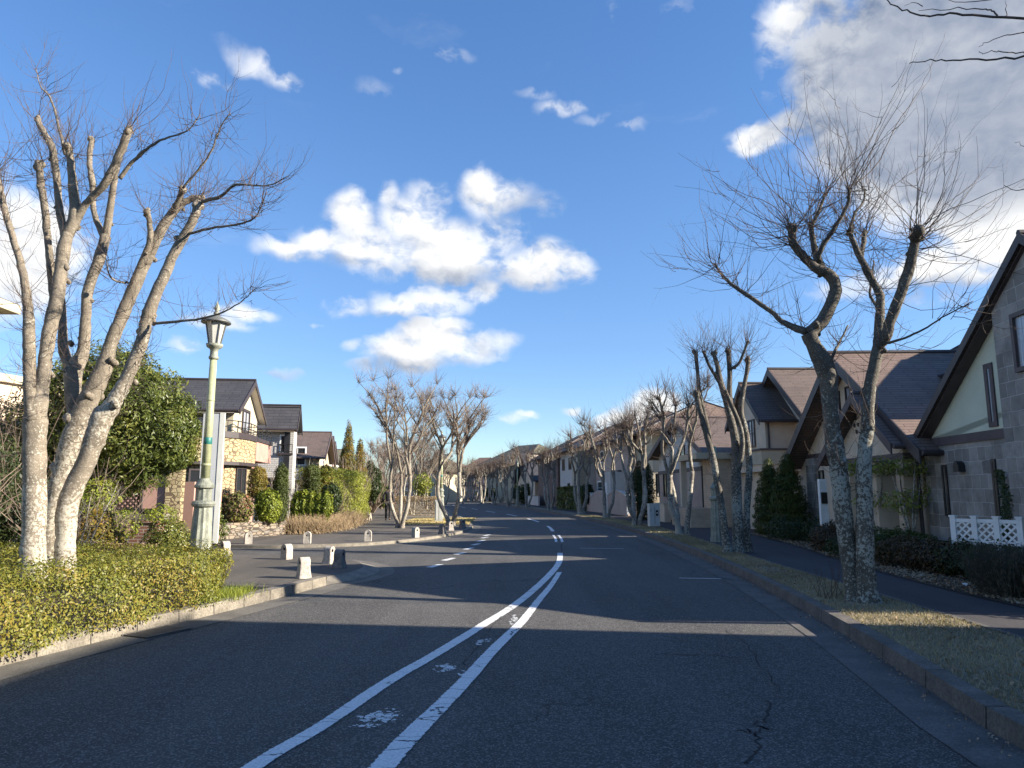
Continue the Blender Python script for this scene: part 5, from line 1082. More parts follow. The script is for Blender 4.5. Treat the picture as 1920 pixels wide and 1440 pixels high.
# scattered overhanging sprigs over the kerb
# big evergreen behind lamp
ev = [(-10.3,17.6,3.6,1.5,1.3,1.5),(-9.5,17.2,3.0,1.3,1.2,1.4),(-9.1,17.6,2.8,1.2,1.1,.9),(-10.6,17.8,2.4,1.5,1.3,1.3),(-11.6,18,3.2,1.3,1.2,1.3),(-9.9,17.4,4.3,.95,.9,.9),(-8.9,17.4,3.1,.9,.9,.9),(-12.0,18.2,2.2,1.4,1.2,1.2),(-10.1,17.2,2.7,1.1,.9,.9),(-11.0,17.8,4.2,.8,.8,.75),(-9.0,17.1,2.25,.85,.8,.6),(-8.35,17.2,2.9,.75,.8,.9),(-8.3,17.2,2.55,.6,.6,.55),(-8.75,17.3,3.75,.75,.8,.8),(-9.5,17.3,4.35,.8,.8,.7),(-8.1,17.2,3.1,.55,.7,.8)]
b0 = Vector((-10.3,17.7,.13)); o = empty('evergreen_tree', b0, 'big rounded evergreen tree behind the left bare tree and lamp post', 'tree')
foliage('crown', [(x-b0.x,y-b0.y,z-b0.z,a,b,c) for x,y,z,a,b,c in ev], 95000, .105, 'l_ever', o, aspect=.30, droop=.5, shell=.14, bumpy=.20, full=.22)
mb = MB(); [mb.tube([(dx*.2,0,-.1),(dx*.4,0,1.0),(dx,0,2.6)], [.14,.10,.05], 8) for dx in (-.9,-.2,.5,1.1)]; mb.build('trunk', 'barkd', o, True)
# dark evergreen mass at far left
b0 = Vector((-12.4,14.6,.13)); shrub('evergreen_bush', 'dark evergreen bush in deep shade at the left edge behind the bare tree', 'bush', b0, [(-.2,0,1.2,1.1,.9,1.2),(1.2,.6,1.4,1.0,.8,1.2),(.4,1,2.0,1.2,.8,.9),(-1.6,.3,1.3,1.2,.9,1.2),(2.0,.9,.9,.9,.7,.9)], 22000, .09, 'l_dark', [(0,0,1.5,.06),(1,.4,1.5,.05)])
b0 = Vector((-13.2,18.5,.13)); shrub('evergreen_bush', 'olive green bush between the two left trunks in the background', 'bush', b0, [(0,0,1.8,1.5,1,1.8),(1.5,.2,1.5,1.3,1,1.5),(-1.8,.4,1.6,1.3,1,1.6)], 22000, .10, 'l_con', [(0,0,1.5,.06)])
# stacked stone garden wall, left edge
o = empty('garden_wall', (-13.5,13.2,.1), 'dark stacked stone garden wall at the left edge', 'wall'); MB().box(-1.6,1.2,0,.35,0,1.75).build('stones', 'slate', o); MB().box(-1.65,1.25,-.03,.38,1.75,1.83).build('coping', 'trim_br', o)
# bare twiggy shrubs at left
def bare_shrub(label, loc, n, H_, spread, mat='twig2', r=.009, cat='shrub', name='bare_shrub', group=None, limb=True, sub=2, up=.5):
    o = empty(name, loc, label, cat, group); s0 = rng.normal(0, .07*spread, (n, 3))*np.array((1,1,0)); d0 = rng.normal(0, .45*spread, (n, 3))*np.array((1,1,.2))+np.array((0,0,1.0))
    L_ = H_*(.5+.5*rng.random(n)); A, D_, rr = twig_mesh('s', s0, d0, L_, np.full(n, r*1.6), 6, up=up*.4, wob=.3); Ps, Rs = [A], [rr]
    for lev in range(sub):
        A0, R0 = Ps[-1], Rs[-1]; m = min(len(A0)*3, 2600); i = rng.integers(0, len(A0), m); k_ = rng.integers(2, 6, m)
        k_ = np.minimum(k_, A0.shape[1]-1); dd = nrmz(rng.normal(0, .8, (m, 3))+np.array((0,0,.6))); B, _, r2 = twig_mesh('s', A0[i, k_], dd, H_*(.34/(lev+1))*(.4+.8*rng.random(m)), R0[i, k_]*.7, 6, up=up); Ps.append(B); Rs.append(r2)
    link('twigs', tubes_from('twigs', np.concatenate(Ps), np.concatenate(Rs)), mat, o); return o
bare_shrub('tangled bare pale shrub at the left edge behind the first trunk', (-11.0,13.0,.13), 50, 3.4, 1.6, r=.015)
bare_shrub('bare small tree with gnarled stem right of the left trunks', (-7.25,11.9,.13), 16, 1.9, .9, 'bark3', .016)
bare_shrub('twiggy bare tree rising behind the left trunks against the sky', (-11.6,16.2,.13), 34, 5.0, 1.1, r=.015)
bare_shrub('bare arching shrub in front of the evergreen', (-8.9,14.6,.13), 30, 2.6, 1.5, r=.010)
bare_shrub('twiggy bare tree at the far left edge against the sky', (-13.2,16.5,.13), 40, 5.0, 1.4, r=.016)
b0 = G(205,1005,.13); b0 = Vector((-8.0,14.0,.13)); shrub('golden_shrub', 'golden yellow shrub below the evergreen tree', 'bush', b0, [(0,0,.65,.32,.3,.5),(.2,.1,.35,.3,.3,.35)], 3500, .06, 'l_gold', [(0,0,.6,.02)])
b0 = Vector((-7.4,13.4,.13)); hedge('dry_hedge', 'low brown dry hedge behind the near hedge by the brick planter', b0, [(-8.7,12.9),(-6.6,12.7),(-6.5,13.5),(-8.6,13.8)], 7000, .12, .62, .035, 'l_dry', aspect=.35, depth=.2)
def at(px, py, Y): return P(px, py, Y)
# bright green twiggy weeds under the evergreen
b0 = Vector((-8.35,15.6,.13)); shrub('leafy_shrub', 'light green leafy shrub in front of the lattice fence', 'bush', b0, [(0,0,.75,.35,.3,.35),(.7,.1,.95,.35,.3,.2),(-.7,0,1.3,.5,.4,.45)], 2200, .08, 'l_bright', [(0,0,1.0,.025),(.6,.1,.8,.02)], aspect=.35)
# brown lattice fence
def lattice(name, label, p0, p1, z0, z1, mat, fr_mat, pitch=.16, w=.03, posts=2, tk=.015, fw=.05, cap=True):
    a = Vector((*p0, 0)); b = Vector((*p1, 0)); L_ = (b-a).length; ang = math.atan2(b.y-a.y, b.x-a.x)
    o = empty(name, (a.x, a.y, z0), label, 'fence', None, ang); H_ = z1-z0; m = MB(); n = int((L_+H_)/pitch)+1
    for s_ in (0, 1):
        for i in range(n):
            c = i*pitch; x0 = c; zz0 = 0
            xa_, xb_ = max(0, c-H_), min(L_, c); 
            if xb_ <= xa_: continue
            za_, zb_ = c-xa_, c-xb_
            if s_: xa_, xb_ = L_-xa_, L_-xb_
            d_ = Vector((xb_-xa_, 0, zb_-za_)); 
            if d_.length < .03: continue
            nn = Vector((-d_.z, 0, d_.x)).normalized()*w/2; y0 = -tk if s_ else 0.0; p = Vector((xa_, y0, za_)); q = Vector((xb_, y0, zb_))
            m.prism([p+nn, p-nn, q-nn, q+nn], (0, tk*.9, 0))
    m.build('lattice', mat, o); f_ = MB(); f_.box(0, L_, -.022, .022, H_, H_+fw); f_.box(0, L_, -.022, .022, -.0, fw); f_.build('rail', fr_mat, o)
    for i in range(posts):
        x = L_*i/(posts-1); pm = MB().box(x-fw*.7, x+fw*.7, -fw*.7, fw*.7, -z0+.1, H_+.09)
        pm.prism([(x-fw*.9,-fw*.9,H_+.09),(x+fw*.9,-fw*.9,H_+.09),(x+fw*.9,fw*.9,H_+.09),(x-fw*.9,fw*.9,H_+.09)], (0,0,.025)); pm.build('post', fr_mat, o)
    return o
lattice('lattice_fence', 'brown diamond lattice fence under the evergreen tree', (-11.4,18.9), (-9.75,18.9), .75, 1.95, 'trim_br', 'trim_dk', .14, .05)
lattice('lattice_fence', 'low white diamond lattice fence in front of the grey stone house', (7.70,12.6), (8.26,11.75), .68, 1.04, 'white', 'white', .125, .030, 4, .014, .06)
# brick planters and concrete bench between them
for (x, lab) in ((-9.5,'left brick pier under the grey bench slab'), (-8.55,'right brick pier under the grey bench slab')):
    o = empty('brick_pier', (x,17.0,.1), lab, 'brick pier'); MB().box(-.32,.32,-.2,.2,0,.75).build('bricks', 'rbrick', o); MB().box(-.35,.35,-.23,.23,.75,.80).build('cap', 'rbrick', o)
o = empty('bench_slab', (-9.0,17.0,.9), 'pale concrete slab across the two brick piers with round holes', 'slab'); MB().box(-.95,.85,-.22,.22,0,.14).build('slab', 'conc', o)
hh = MB(); [hh.tube([(dx,-.05,.2),(dx,.0,.2)], .07, 12) for dx in (-.45,-.2,.25,.42)]; hh.box(-.6,.6,-.03,.06,.141,.27); hh.build('pierced_block', 'hole', o)
shrub('round_bush', 'rounded green bush left of the lamp post base', 'bush', Vector((-7.55,15.9,.1)), [(0,0,.48,.48,.4,.42),(.1,0,.3,.5,.4,.3)], 7000, .05, 'l_ever', [(0,0,.3,.02)])
b0 = Vector((-9.4,20.6,.1)); o = empty('garden_post', b0, 'pale pink rendered gate wall segments right of the lattice fence', 'wall'); MB().box(0,.28,0,.2,0,1.75).build('pier', 'render_p', o); MB().box(.75,1.0,0,.2,0,2.9).build('pier', 'render_p', o); MB().box(.3,.73,.05,.1,.3,1.2).build('panel', 'trim_dk', o)
shrub('leafy_shrub', 'small leafy shrub beside the pink gate piers', 'bush', Vector((-8.4,20.0,.1)), [(0,0,.8,.35,.3,.55),(.2,0,.4,.35,.3,.4)], 2500, .07, 'l_ever', [(0,0,.8,.02)])
# dry-stone planter wall and its planting
wl = [(-9.9,22.2),(-9.3,22.35),(-8.75,23.4),(-8.1,24.7),(-7.95,25.4),(-8.3,25.8)]
o = empty('planter_wall', (-9.3,22.35,.09), 'low dry-stone planter wall beside the left pavement', 'wall'); m = MB()
for i in range(len(wl)-1):
    a, b = Vector((*wl[i], .08)), Vector((*wl[i+1], .08)); d_ = (b-a); n = Vector((-d_.y, d_.x, 0)).normalized()*.3; m.prism([a, b, b+n, a+n], (0, 0, .50))
m.build('stones', 'dstone', o, off=(-9.3,22.35,.09))
def ell(cx, cy, cz, rx, ry, rz): return (cx, cy, cz, rx, ry, rz)
def by_px(name, label, cat, px0, px1, py0, py1, Y, N, size, mat, shape='round', stem=True, group=None, dy=.8, **k):
    a = P(px0, py1, Y); b = P(px1, py0, Y); w = (b.x-a.x)/2; cx = (a.x+b.x)/2; H_ = b.z-max(a.z, .1); zb = max(a.z, .1); o = Vector((cx, Y, zb))
    if shape == 'round': bl = [ell(0,0,H_*.55,w*.95,w*dy,H_*.45), ell(-w*.3,0,H_*.4,w*.7,w*dy*.8,H_*.4), ell(w*.35,0,H_*.42,w*.65,w*dy*.8,H_*.42)]
    elif shape == 'column': bl = [ell(0,0,H_*q,w*(1.0 if q < .7 else .85),w*.9,H_*.22) for q in (.2,.38,.56,.74)]+[ell(0,0,H_*.82,w*.72,w*.7,H_*.17)]
    elif shape == 'cone': bl = [ell(0,0,H_*q,w*(1.15-q*q*.95),w*(1.1-q*q*.9),H_*.16) for q in (.12,.26,.4,.54,.68,.8,.9)]
    else: bl = [ell(w*sx_,0,H_*(.42+.08*math.sin(sx_*9)),w*.32,w*.3*dy,H_*.5) for sx_ in (-.75,-.4,0,.4,.75)]
    st = [(rng.normal(0,.1)*w, 0, H_*.6, .03) for _ in range(3)] if stem else None
    return shrub(name, label, cat, o, bl, N, size, mat, st, group, zmin=None, **k)
by_px('photinia_bush', 'reddish green leafy bush on the dry-stone wall nearest the lamp post', 'bush', 408, 474, 922, 985, 23.6, 6500, .10, 'l_red')
by_px('conifer', 'tawny egg-shaped clipped conifer before the pink balcony', 'conifer', 462, 503, 872, 945, 24.6, 9000, .055, 'l_gold', 'column', aspect=.4)
by_px('leafy_bush', 'bright yellow green bush between the tawny and the green conifers', 'bush', 476, 528, 915, 982, 24.4, 5000, .09, 'l_bright')
by_px('conifer', 'green columnar clipped conifer at the end of the dry-stone wall', 'conifer', 508, 544, 867, 980, 24.9, 12000, .055, 'l_con', 'column', aspect=.4)
by_px('conifer', 'broad clipped conifer left of the pair behind the mixed shrub', 'conifer', 566, 602, 870, 930, 29.5, 7000, .07, 'l_con', 'column', aspect=.4)
by_px('conifer', 'golden green clipped conifer right of the pair behind the mixed shrub', 'conifer', 598, 624, 870, 930, 30.5, 6000, .07, 'l_gold', 'column', aspect=.4)
by_px('mixed_bush', 'green and yellow leafy bush between the conifers and the dry brown hedge', 'bush', 546, 622, 916, 975, 27.0, 9000, .10, 'l_bright', 'wide')
by_px('dark_bush', 'dark shaded bush left of the tall bamboo hedge', 'bush', 600, 640, 905, 965, 29.0, 5000, .10, 'l_dark')
hedge('tall_hedge', 'tall loose yellow green bamboo hedge along the left pavement', Vector((-8.0,34,.1)), [(-8.9,29.8),(-7.6,29.8),(-7.3,33.5),(-8.0,39.5),(-9.3,46),(-10.4,45.5),(-9.6,38)], 34000, .2, 2.55, .13, 'l_bamboo', aspect=.25, depth=.25, ns=2.0, amp=.12, top=.25, parts=())
bare_shrub('grey twiggy shrub in front of the tall bamboo hedge', (-7.55,30.0,.1), 40, 2.2, 1.2, 'twig2', .012)
b0 = Vector((-6.9,27.8,.1)); o = empty('dry_hedge', b0, 'long low hedge of dry brown stalks at the pavement edge', 'hedge'); n = 5200
t_ = rng.random(n); xy = np.stack([np.interp(t_, [0,.25,.5,1], [-7.9,-7.1,-6.9,-7.5]), np.interp(t_, [0,.25,.5,1], [25.8,26.1,28.5,34.5])], 1)+rng.normal(0, .24, (n, 2))
s0 = np.concatenate([xy, np.full((n, 1), .1)], 1)-np.array(b0); A, D_, rr = twig_mesh('d', s0, rng.normal(0, .45, (n, 3))*np.array((1,1,.1))+np.array((0,0,1)), .3+.45*rng.random(n), np.full(n, .008), 4, up=.1, wob=.5)
link('stalks', tubes_from('stalks', A, rr), 'l_dry', o); k_ = rng.integers(1, 5, n); link('foliage', leaves_mesh('foliage', A[np.arange(n), k_], rng.normal(0, 1, (n, 3)), .05, .3), 'l_dry', o)
bare_shrub('small bare tree with pale trunk before the white brick house', (-8.9,29.0,.1), 9, 3.2, .8, 'bark3', .022, 'tree', 'bare_tree')
by_px('tall_conifer', 'tallest pointed conifer above the bamboo hedge', 'conifer', 634, 670, 796, 930, 44, 12000, .10, 'l_gold', 'cone', aspect=.35)
by_px('tall_conifer', 'shorter pointed conifer right of the tallest one', 'conifer', 658, 690, 826, 930, 44.5, 9000, .10, 'l_gold', 'cone', aspect=.35)
by_px('tall_conifer', 'dark blue green conifer just left of the tallest one', 'conifer', 630, 654, 845, 930, 48, 6000, .12, 'l_con', 'cone', aspect=.35)
for i, (px, Y, H_, lab) in enumerate([(655,38,3.9,'bare feathery tree in front of the tall conifers'),(700,52,5.0,'bare feathery tree right of the tall conifers'),(628,46,3.9,'bare feathery tree left of the tall conifers'),(716,64,5.6,'bare feathery tree above the far end of the tall hedge'),(735,80,7,'distant feathery bare tree behind the corner tree, left'),(690,70,6.5,'distant feathery bare tree above the bamboo hedge')]):
    p = P(px, 900, Y); bare_shrub(lab, (p.x, Y, .1), 26, H_, .9, r=.014+.0003*Y, cat='tree', name='bare_tree')
by_px('dark_bush', 'dark evergreen bush at the far end of the left pavement', 'bush', 700, 730, 905, 950, 60, 5000, .2, 'l_ever')
by_px('round_evergreen', 'dark rounded evergreen behind the tall hedge', 'bush', 672, 716, 868, 940, 50, 8000, .16, 'l_dark')
hedge('low_hedge', 'brown leafless low hedge across the far end of the dry grass', Vector((-6.5,46,.1)), [(-8.0,47),(-4.6,43.8),(-4.4,44.8),(-7.8,48)], 8000, .1, 1.3, .08, 'l_dry', aspect=.3, depth=.25)
by_px('young_shrub', 'young tree with autumn green leaves on the dry grass', 'tree', 772, 812, 885, 930, 41, 1500, .11, 'l_bamboo')
# far evergreen masses behind everything
for i, (px0, px1, py0, Y, m_, lab) in enumerate([(960,1010,905,88,'l_dark','dark evergreen bush under the seventh right-hand tree'),(900,930,915,110,'l_dark','dark evergreen clump before the far pink house'),(1115-5,1128,900,60,'l_dark','x'),(965,990,885,100,'l_ever','round evergreen in front of the green roofed house'),(995,1020,870,118,'l_dark','tall dark evergreen behind the low dark roof')]):
    if lab == 'x': continue
    by_px('evergreen_bush', lab, 'bush', px0, px1, py0, 945, Y, 2500, .28, m_)
# ---- right side planting
hedge('clipped_hedge', 'dark green box-clipped hedge in front of the off white house', Vector((5.4,55,.13)), [(3.9,62.5),(5.3,54.6),(6.1,54.9),(4.9,62.9)], 17000, .12, 2.0, .17, 'l_ever', depth=.10, amp=.03)
by_px('round_evergreen', 'dark round shrub over the wavy wall', 'bush', 1091, 1113, 905, 945, 54, 3500, .12, 'l_dark')
by_px('conifer', 'tall dark conifer behind the fourth right-hand tree', 'conifer', 1180, 1226, 862, 975, 37, 13000, .09, 'l_dark', 'column', aspect=.4)
by_px('arborvitae', 'left bushy green arborvitae beside the beige house', 'conifer', 1418, 1468, 868, 1002, 24.2, 17000, .075, 'l_con', 'cone', aspect=.35)
by_px('arborvitae', 'right bushy green arborvitae beside the beige house', 'conifer', 1448, 1508, 858, 1005, 23.2, 20000, .075, 'l_con', 'cone', aspect=.35)
def bedrow(label, pts, N, size, mat, rz, zc=.28, cat='shrub', name='low_shrub', rx=.5, **k):
    c = Vector((pts[len(pts)//2][0], pts[len(pts)//2][1], .15)); return shrub(name, label, cat, c, [(x-c.x, y-c.y, zc, rx*(.8+.4*rng.random()), rx*(.8+.4*rng.random()), rz*(.8+.4*rng.random())) for x, y in pts], N, size, mat, [(0,0,.2,.02)], **k)
bedrow('green low shrub at the foot of the arborvitae', [(8.3,22),(8.2,21),(8.5,20),(8.9,19.4)], 8000, .06, 'l_dark', .38)
bedrow('rusty low shrub left of the nearest right trunk', [(7.6,17.3),(8.0,17.9),(8.2,18.6)], 7000, .055, 'l_rust', .34)
bedrow('dark low shrub at the path edge left of the nearest right trunk', [(7.35,16.0),(7.45,15.2),(7.9,15.8)], 7000, .05, 'l_dark', .28, .2)
bedrow('yellow green low shrub between trunk and stone house', [(8.4,16.6),(8.5,15.8),(8.4,15.0),(8.1,15.3)], 9000, .055, 'l_con', .32, .3)
bedrow('dark red low shrub right of the nearest right trunk', [(7.5,13.9),(7.6,13.2),(7.7,12.6),(7.9,14.2)], 13000, .05, 'l_rust', .32, .26)
bedrow('dark mixed low shrub below the white lattice fence', [(7.9,13.3),(7.75,12.3),(7.6,11.4),(7.5,10.6),(7.9,12.6)], 16000, .05, 'l_dark', .33, .26)
bedrow('low red brown shrub at the right edge', [(7.1,9.4),(7.2,8.8),(7.15,8.3),(7.5,9.0)], 12000, .05, 'l_rust', .34, .3)
b0 = Vector((6.82,9.95,.15)); o = empty('rosemary_bush', b0, 'feathery blue green upright bush at the path edge in front of the white fence', 'bush'); n = 1500
ang = rng.random(n)*6.28; rad = .42*rng.random(n)**.5; s0 = np.stack([np.cos(ang)*rad*.9, np.sin(ang)*rad, np.full(n, 0.0)], 1); d0 = np.stack([np.cos(ang)*rad*.9, np.sin(ang)*rad*.9, np.full(n, 1.0)], 1)+rng.normal(0, .16, (n, 3))
A, D_, rr = twig_mesh('r', s0, d0, .35+.38*rng.random(n), np.full(n, .005), 6, up=.1, wob=.15); link('stems', tubes_from('stems', A, rr), 'barkd', o)
k_ = rng.random((n, 16)); pts_ = []; al = []
for j in range(16):
    f_ = k_[:, j]*6*.999; i0 = f_.astype(int); q = A[np.arange(n), i0]*(1-(f_-i0))[:, None]+A[np.arange(n), np.minimum(i0+1, 6)]*(f_-i0)[:, None]; pts_.append(q)
pts_ = np.concatenate(pts_); MT['l_rose'] = leafmat('rosemary_leaf', ((.018,.034,.020),(.035,.060,.036),(.06,.085,.055)), .6); link('foliage', leaves_mesh('foliage', pts_, rng.normal(0, 1, pts_.shape), .045, .16, align=(0,0,1.2)), 'l_rose', o)
# slim garden trees by the porch
for (px, lab, Y) in ((1640,'slim garden tree with pale stem in front of the beige porch',17.8),(1700,'slender leafy garden tree at the corner of the stone house',16.0)):
    p = P(px, 900, Y); o = empty('garden_tree', (p.x, Y, .15), lab, 'tree'); mb = MB()
    hs = []
    for s_ in range(4):
        a = s_*1.6; q, r_ = smooth_path([Vector((0,0,-.05)), Vector((math.cos(a)*.12, math.sin(a)*.1, .8)), Vector((math.cos(a)*.35, math.sin(a)*.3, 1.9))], [.028,.022,.012], 5, .01); mb.tube(q, r_, 6); hs += [(q[-1], (math.cos(a)*.4,math.sin(a)*.4,.5), 1, .6, .6),(q[6], (math.cos(a)*.6,math.sin(a)*.6,.3), .5, .6, .5)]
    mb.build('trunk', 'bark3', o, True); twigs('twigs', hs, 'twig2', o, 8, (.3,.9), .005)
    foliage('foliage', [(.1,0,1.95,.65,.4,.22),(-.5,.1,2.0,.45,.35,.2),(.5,.1,1.4,.3,.3,.35),(-.1,0,1.2,.45,.35,.3)], 1500, .075, 'l_bright' if px < 1690 else 'l_bamboo', o, aspect=.45, full=.5)
# climbing ivy on the stone house
b0 = HA.A+HA.u*iv[0]; b0 = Vector((b0.x-.1, b0.y, .45)); o = empty('ivy', b0, 'narrow strip of ivy climbing the stone wall beside the right slit window', 'climber'); zz_ = rng.random(1400)**1.3*1.5; foliage_p = np.stack([-.04-.04*rng.random(1400), .07*rng.normal(0, 1, 1400)+.06*np.sin(zz_*5), zz_], 1); link('foliage', leaves_mesh('foliage', foliage_p, np.tile((-1.,-.2,.2), (1400, 1)), .05, .7), 'l_dark', o)
# leaf litter and dry grass blades (uncountable)
n = 9000; t_ = rng.random(n); yy = 7.5+17*rng.random(n)**1.4; xx = np.interp(yy, [p[1] for p in s2], [p[0] for p in s2])+.03+np.abs(rng.normal(0, .55, n))
tag(link('leaf_litter', leaves_mesh('leaf_litter', np.stack([xx, yy, .165+.02*rng.random(n)], 1), np.tile((0,0,1.), (n, 1))+rng.normal(0,.2,(n,3)), .045, .6), 'l_litter'), None, None, None, 'stuff')
n = 1500; yy = 3.2+20*rng.random(n)**1.3; xk = np.interp(yy, [p[1] for p in kt], [p[0] for p in kt]); xs = np.interp(yy, [p[1] for p in s1], [p[0] for p in s1]); xx = xk+(xs-xk)*rng.random(n)
tag(link('leaf_litter', leaves_mesh('leaf_litter', np.stack([xx, yy, np.full(n, .158)], 1), np.tile((0,0,1.), (n, 1))+rng.normal(0,.3,(n,3)), .04, .6), 'l_litter'), None, None, None, 'stuff')
n = 700; yy = 3.2+20*rng.random(n)**1.3; xk = np.interp(yy, [p[1] for p in kb], [p[0] for p in kb])-np.abs(rng.normal(0, .10, n))-.02
tag(link('gutter_litter', leaves_mesh('gutter_litter', np.stack([xk, yy, np.full(n, .018)], 1), np.tile((0,0,1.), (n, 1))+rng.normal(0,.3,(n,3)), .022, .6), 'l_litter'), None, None, None, 'stuff')
def blades(name, xy, z, h0, mat, w=.006):
    n = len(xy); H_ = h0*(.4+.9*rng.random(n)); dx = rng.normal(0, .6, (n, 2))*H_[:, None]; a = rng.random(n)*3.14; u = np.stack([np.cos(a), np.sin(a), np.zeros(n)], 1)*w
    b = np.concatenate([xy, np.full((n, 1), z)], 1); tp = b+np.concatenate([dx, H_[:, None]], 1); V = np.stack([b-u, b+u, tp+u*.2, tp-u*.2], 1); return tag(link(name, quads_mesh(name, V), mat), None, None, None, 'stuff')
def verge_xy(n, y0, y1, pw=1.5):
    yy = y0+(y1-y0)*rng.random(n)**pw; xk = np.interp(yy, [p[1] for p in kt], [p[0] for p in kt]); xs = np.interp(yy, [p[1] for p in s1], [p[0] for p in s1]); return np.stack([xk+(xs-xk)*rng.random(n), yy], 1)
blades('dry_grass', verge_xy(60000, 3.0, 22), .132, .035, 'l_grassd', .004)
blades('dry_grass', verge_xy(15000, 18, 45, 1), .132, .05, 'l_grassd', .012)
n = 12000; c = np.stack([-4.1-3*rng.random(n), 34+10*rng.random(n)], 1); c[:, 0] += .15*(40-c[:, 1])*.2
blades('dry_grass', np.stack([-5.3+3.3*rng.random(n)-.12*0, 33+7*rng.random(n)], 1), .095, .07, 'l_grass', .02)
n = 1800; blades('green_tuft_grass', np.stack([-3.95+.28*rng.normal(0,.5,n), 10.1+.6*rng.normal(0,.5,n)], 1), .13, .10, 'l_bright', .004)
# red twiggy suckers at the foot of the near right tree
# ---------------------------------------------------------------- street furniture
def street_lamp(label, loc, H_=4.75, pole='lamp_gn', base_m='lamp_gy', group='street lamps'):
    o = empty('street_lamp', loc, label, 'street lamp', group)
    MB().lathe([(.215,-.05),(.215,.12),(.20,.16),(.165,.9),(.150,1.18)], 24, 0, (0,0), .09).lathe([(.15,1.18),(.185,1.20),(.20,1.24),(.185,1.28),(.14,1.30)], 20).lathe([(.135,1.30),(.128,1.50)], 20, 0, (0,0), .08).lathe([(.13,1.50),(.165,1.52),(.165,1.56),(.12,1.62),(.09,1.68)], 20).build('pedestal', base_m, o, False)
    zt = H_-.90; pm = MB().tube([(0,0,1.64),(0,0,zt)], [.078,.060], 16); pm.lathe([(.083,1.9),(.086,1.91),(.086,1.93),(.083,1.94)], 16).lathe([(.068,3.05),(.070,3.06),(.070,3.08),(.067,3.09)], 16); p_ = pm.build('pole', pole, o, True)
    MB().lathe([(.072,2.28),(.073,2.281),(.073,2.40),(.072,2.401)], 16).build('sticker', 'teal', p_, True)
    MB().lathe([(.062,zt-.02),(.085,zt),(.09,zt+.03),(.07,zt+.06),(.07,zt+.16),(.095,zt+.19),(.14,zt+.22),(.15,zt+.27),(.12,zt+.27)], 20, 0, (0,0), .04).build('lantern_neck', base_m, o, True)
    z0, z1 = zt+.26, zt+.66; r0_, r1_ = .105, .185; n = 8
    MB().lathe([(r0_-.008,z0),(r1_-.008,z1)], n).build('glass', 'frost', o)
    MB().tube([(0,0,z0+.02),(0,0,z0+.25)], [.05,.06], 10).build('bulb', 'frost', o, True)
    rb = MB()
    for k_ in range(n):
        a = 2*math.pi*k_/n; rb.tube([(math.cos(a)*r0_,math.sin(a)*r0_,z0),(math.cos(a)*r1_,math.sin(a)*r1_,z1)], .011, 5)
    rb.build('lantern_frame', 'lamp_dk', o)
    MB().lathe([(.255,z1),(.26,z1+.015),(.245,z1+.04),(.17,z1+.085),(.08,z1+.125),(.05,z1+.15)], 24).build('lantern_roof', 'lamp_dk', o, True)
    MB().lathe([(.045,z1+.15),(.06,z1+.18),(.035,z1+.21),(.03,z1+.23),(.055,z1+.27),(.04,z1+.31),(.008,z1+.40),(.002,z1+.42)], 14).build('finial', base_m, o, True)
    return o
lp = P(390, 1010, 12.6); lt = P(405, 597, 12.6)
L1 = street_lamp('green street lamp with fluted pedestal at the end of the near left hedge', (P(372,1075,12.6).x, 12.6, .11), 4.72)
L1.rotation_euler = (0, math.radians(.35), 0)
g_ = G(1341, 1018, .13)
L2 = copy_tree(L1); L2.location = (5.93, 20.9, .13); L2.rotation_euler = (0,0,0); tag(L2, 'weathered lamp post with fluted pedestal left of the second right-hand tree', 'lamp post')
for ch in list(L2.children):
    if ch.name.startswith(('lantern','glass','bulb','finial')): bpy.data.objects.remove(ch)
    elif ch.name.startswith('pole'): ch.scale = (1,1,.72)
L3 = copy_tree(L1); L3.location = (.55, 73.0, .13); tag(L3, 'distant street lamp on the right verge beyond the bend'); L3.rotation_euler = (0,0,0)
L4 = copy_tree(L1); L4.location = (-3.9, 39.5, .1); tag(L4, 'slim distant street lamp behind the grey cabinet on the left verge'); L4.rotation_euler = (0,0,0)
# notice board seen from behind, just past the lamp
a = P(374, 980, 13.6); b = P(413, 782, 13.6)
o = empty('notice_board', ((a.x+b.x)/2-.02, 13.7, .1), 'tall blank grey metal board standing behind the street lamp', 'board'); o.rotation_euler.z = math.radians(12)
zt = P(395, 775, 13.6).z; MB().box(-.19,.11,-.05,.05,.52,zt-.1).build('panel', 'fence_gr', o); MB().box(.113,.20,-.06,.03,.5,zt-.08).build('lit_edge_panel', 'box_gy', o)  # side strip in paler grey: sunlight on that side put into the colour
pm = MB(); pm.tube([(.1,.05,-.05),(.1,.05,zt-.3)], .035, 8); pm.tube([(-.12,.05,-.05),(-.12,.05,zt-.3)], .035, 8); pm.build('post', 'black', o)
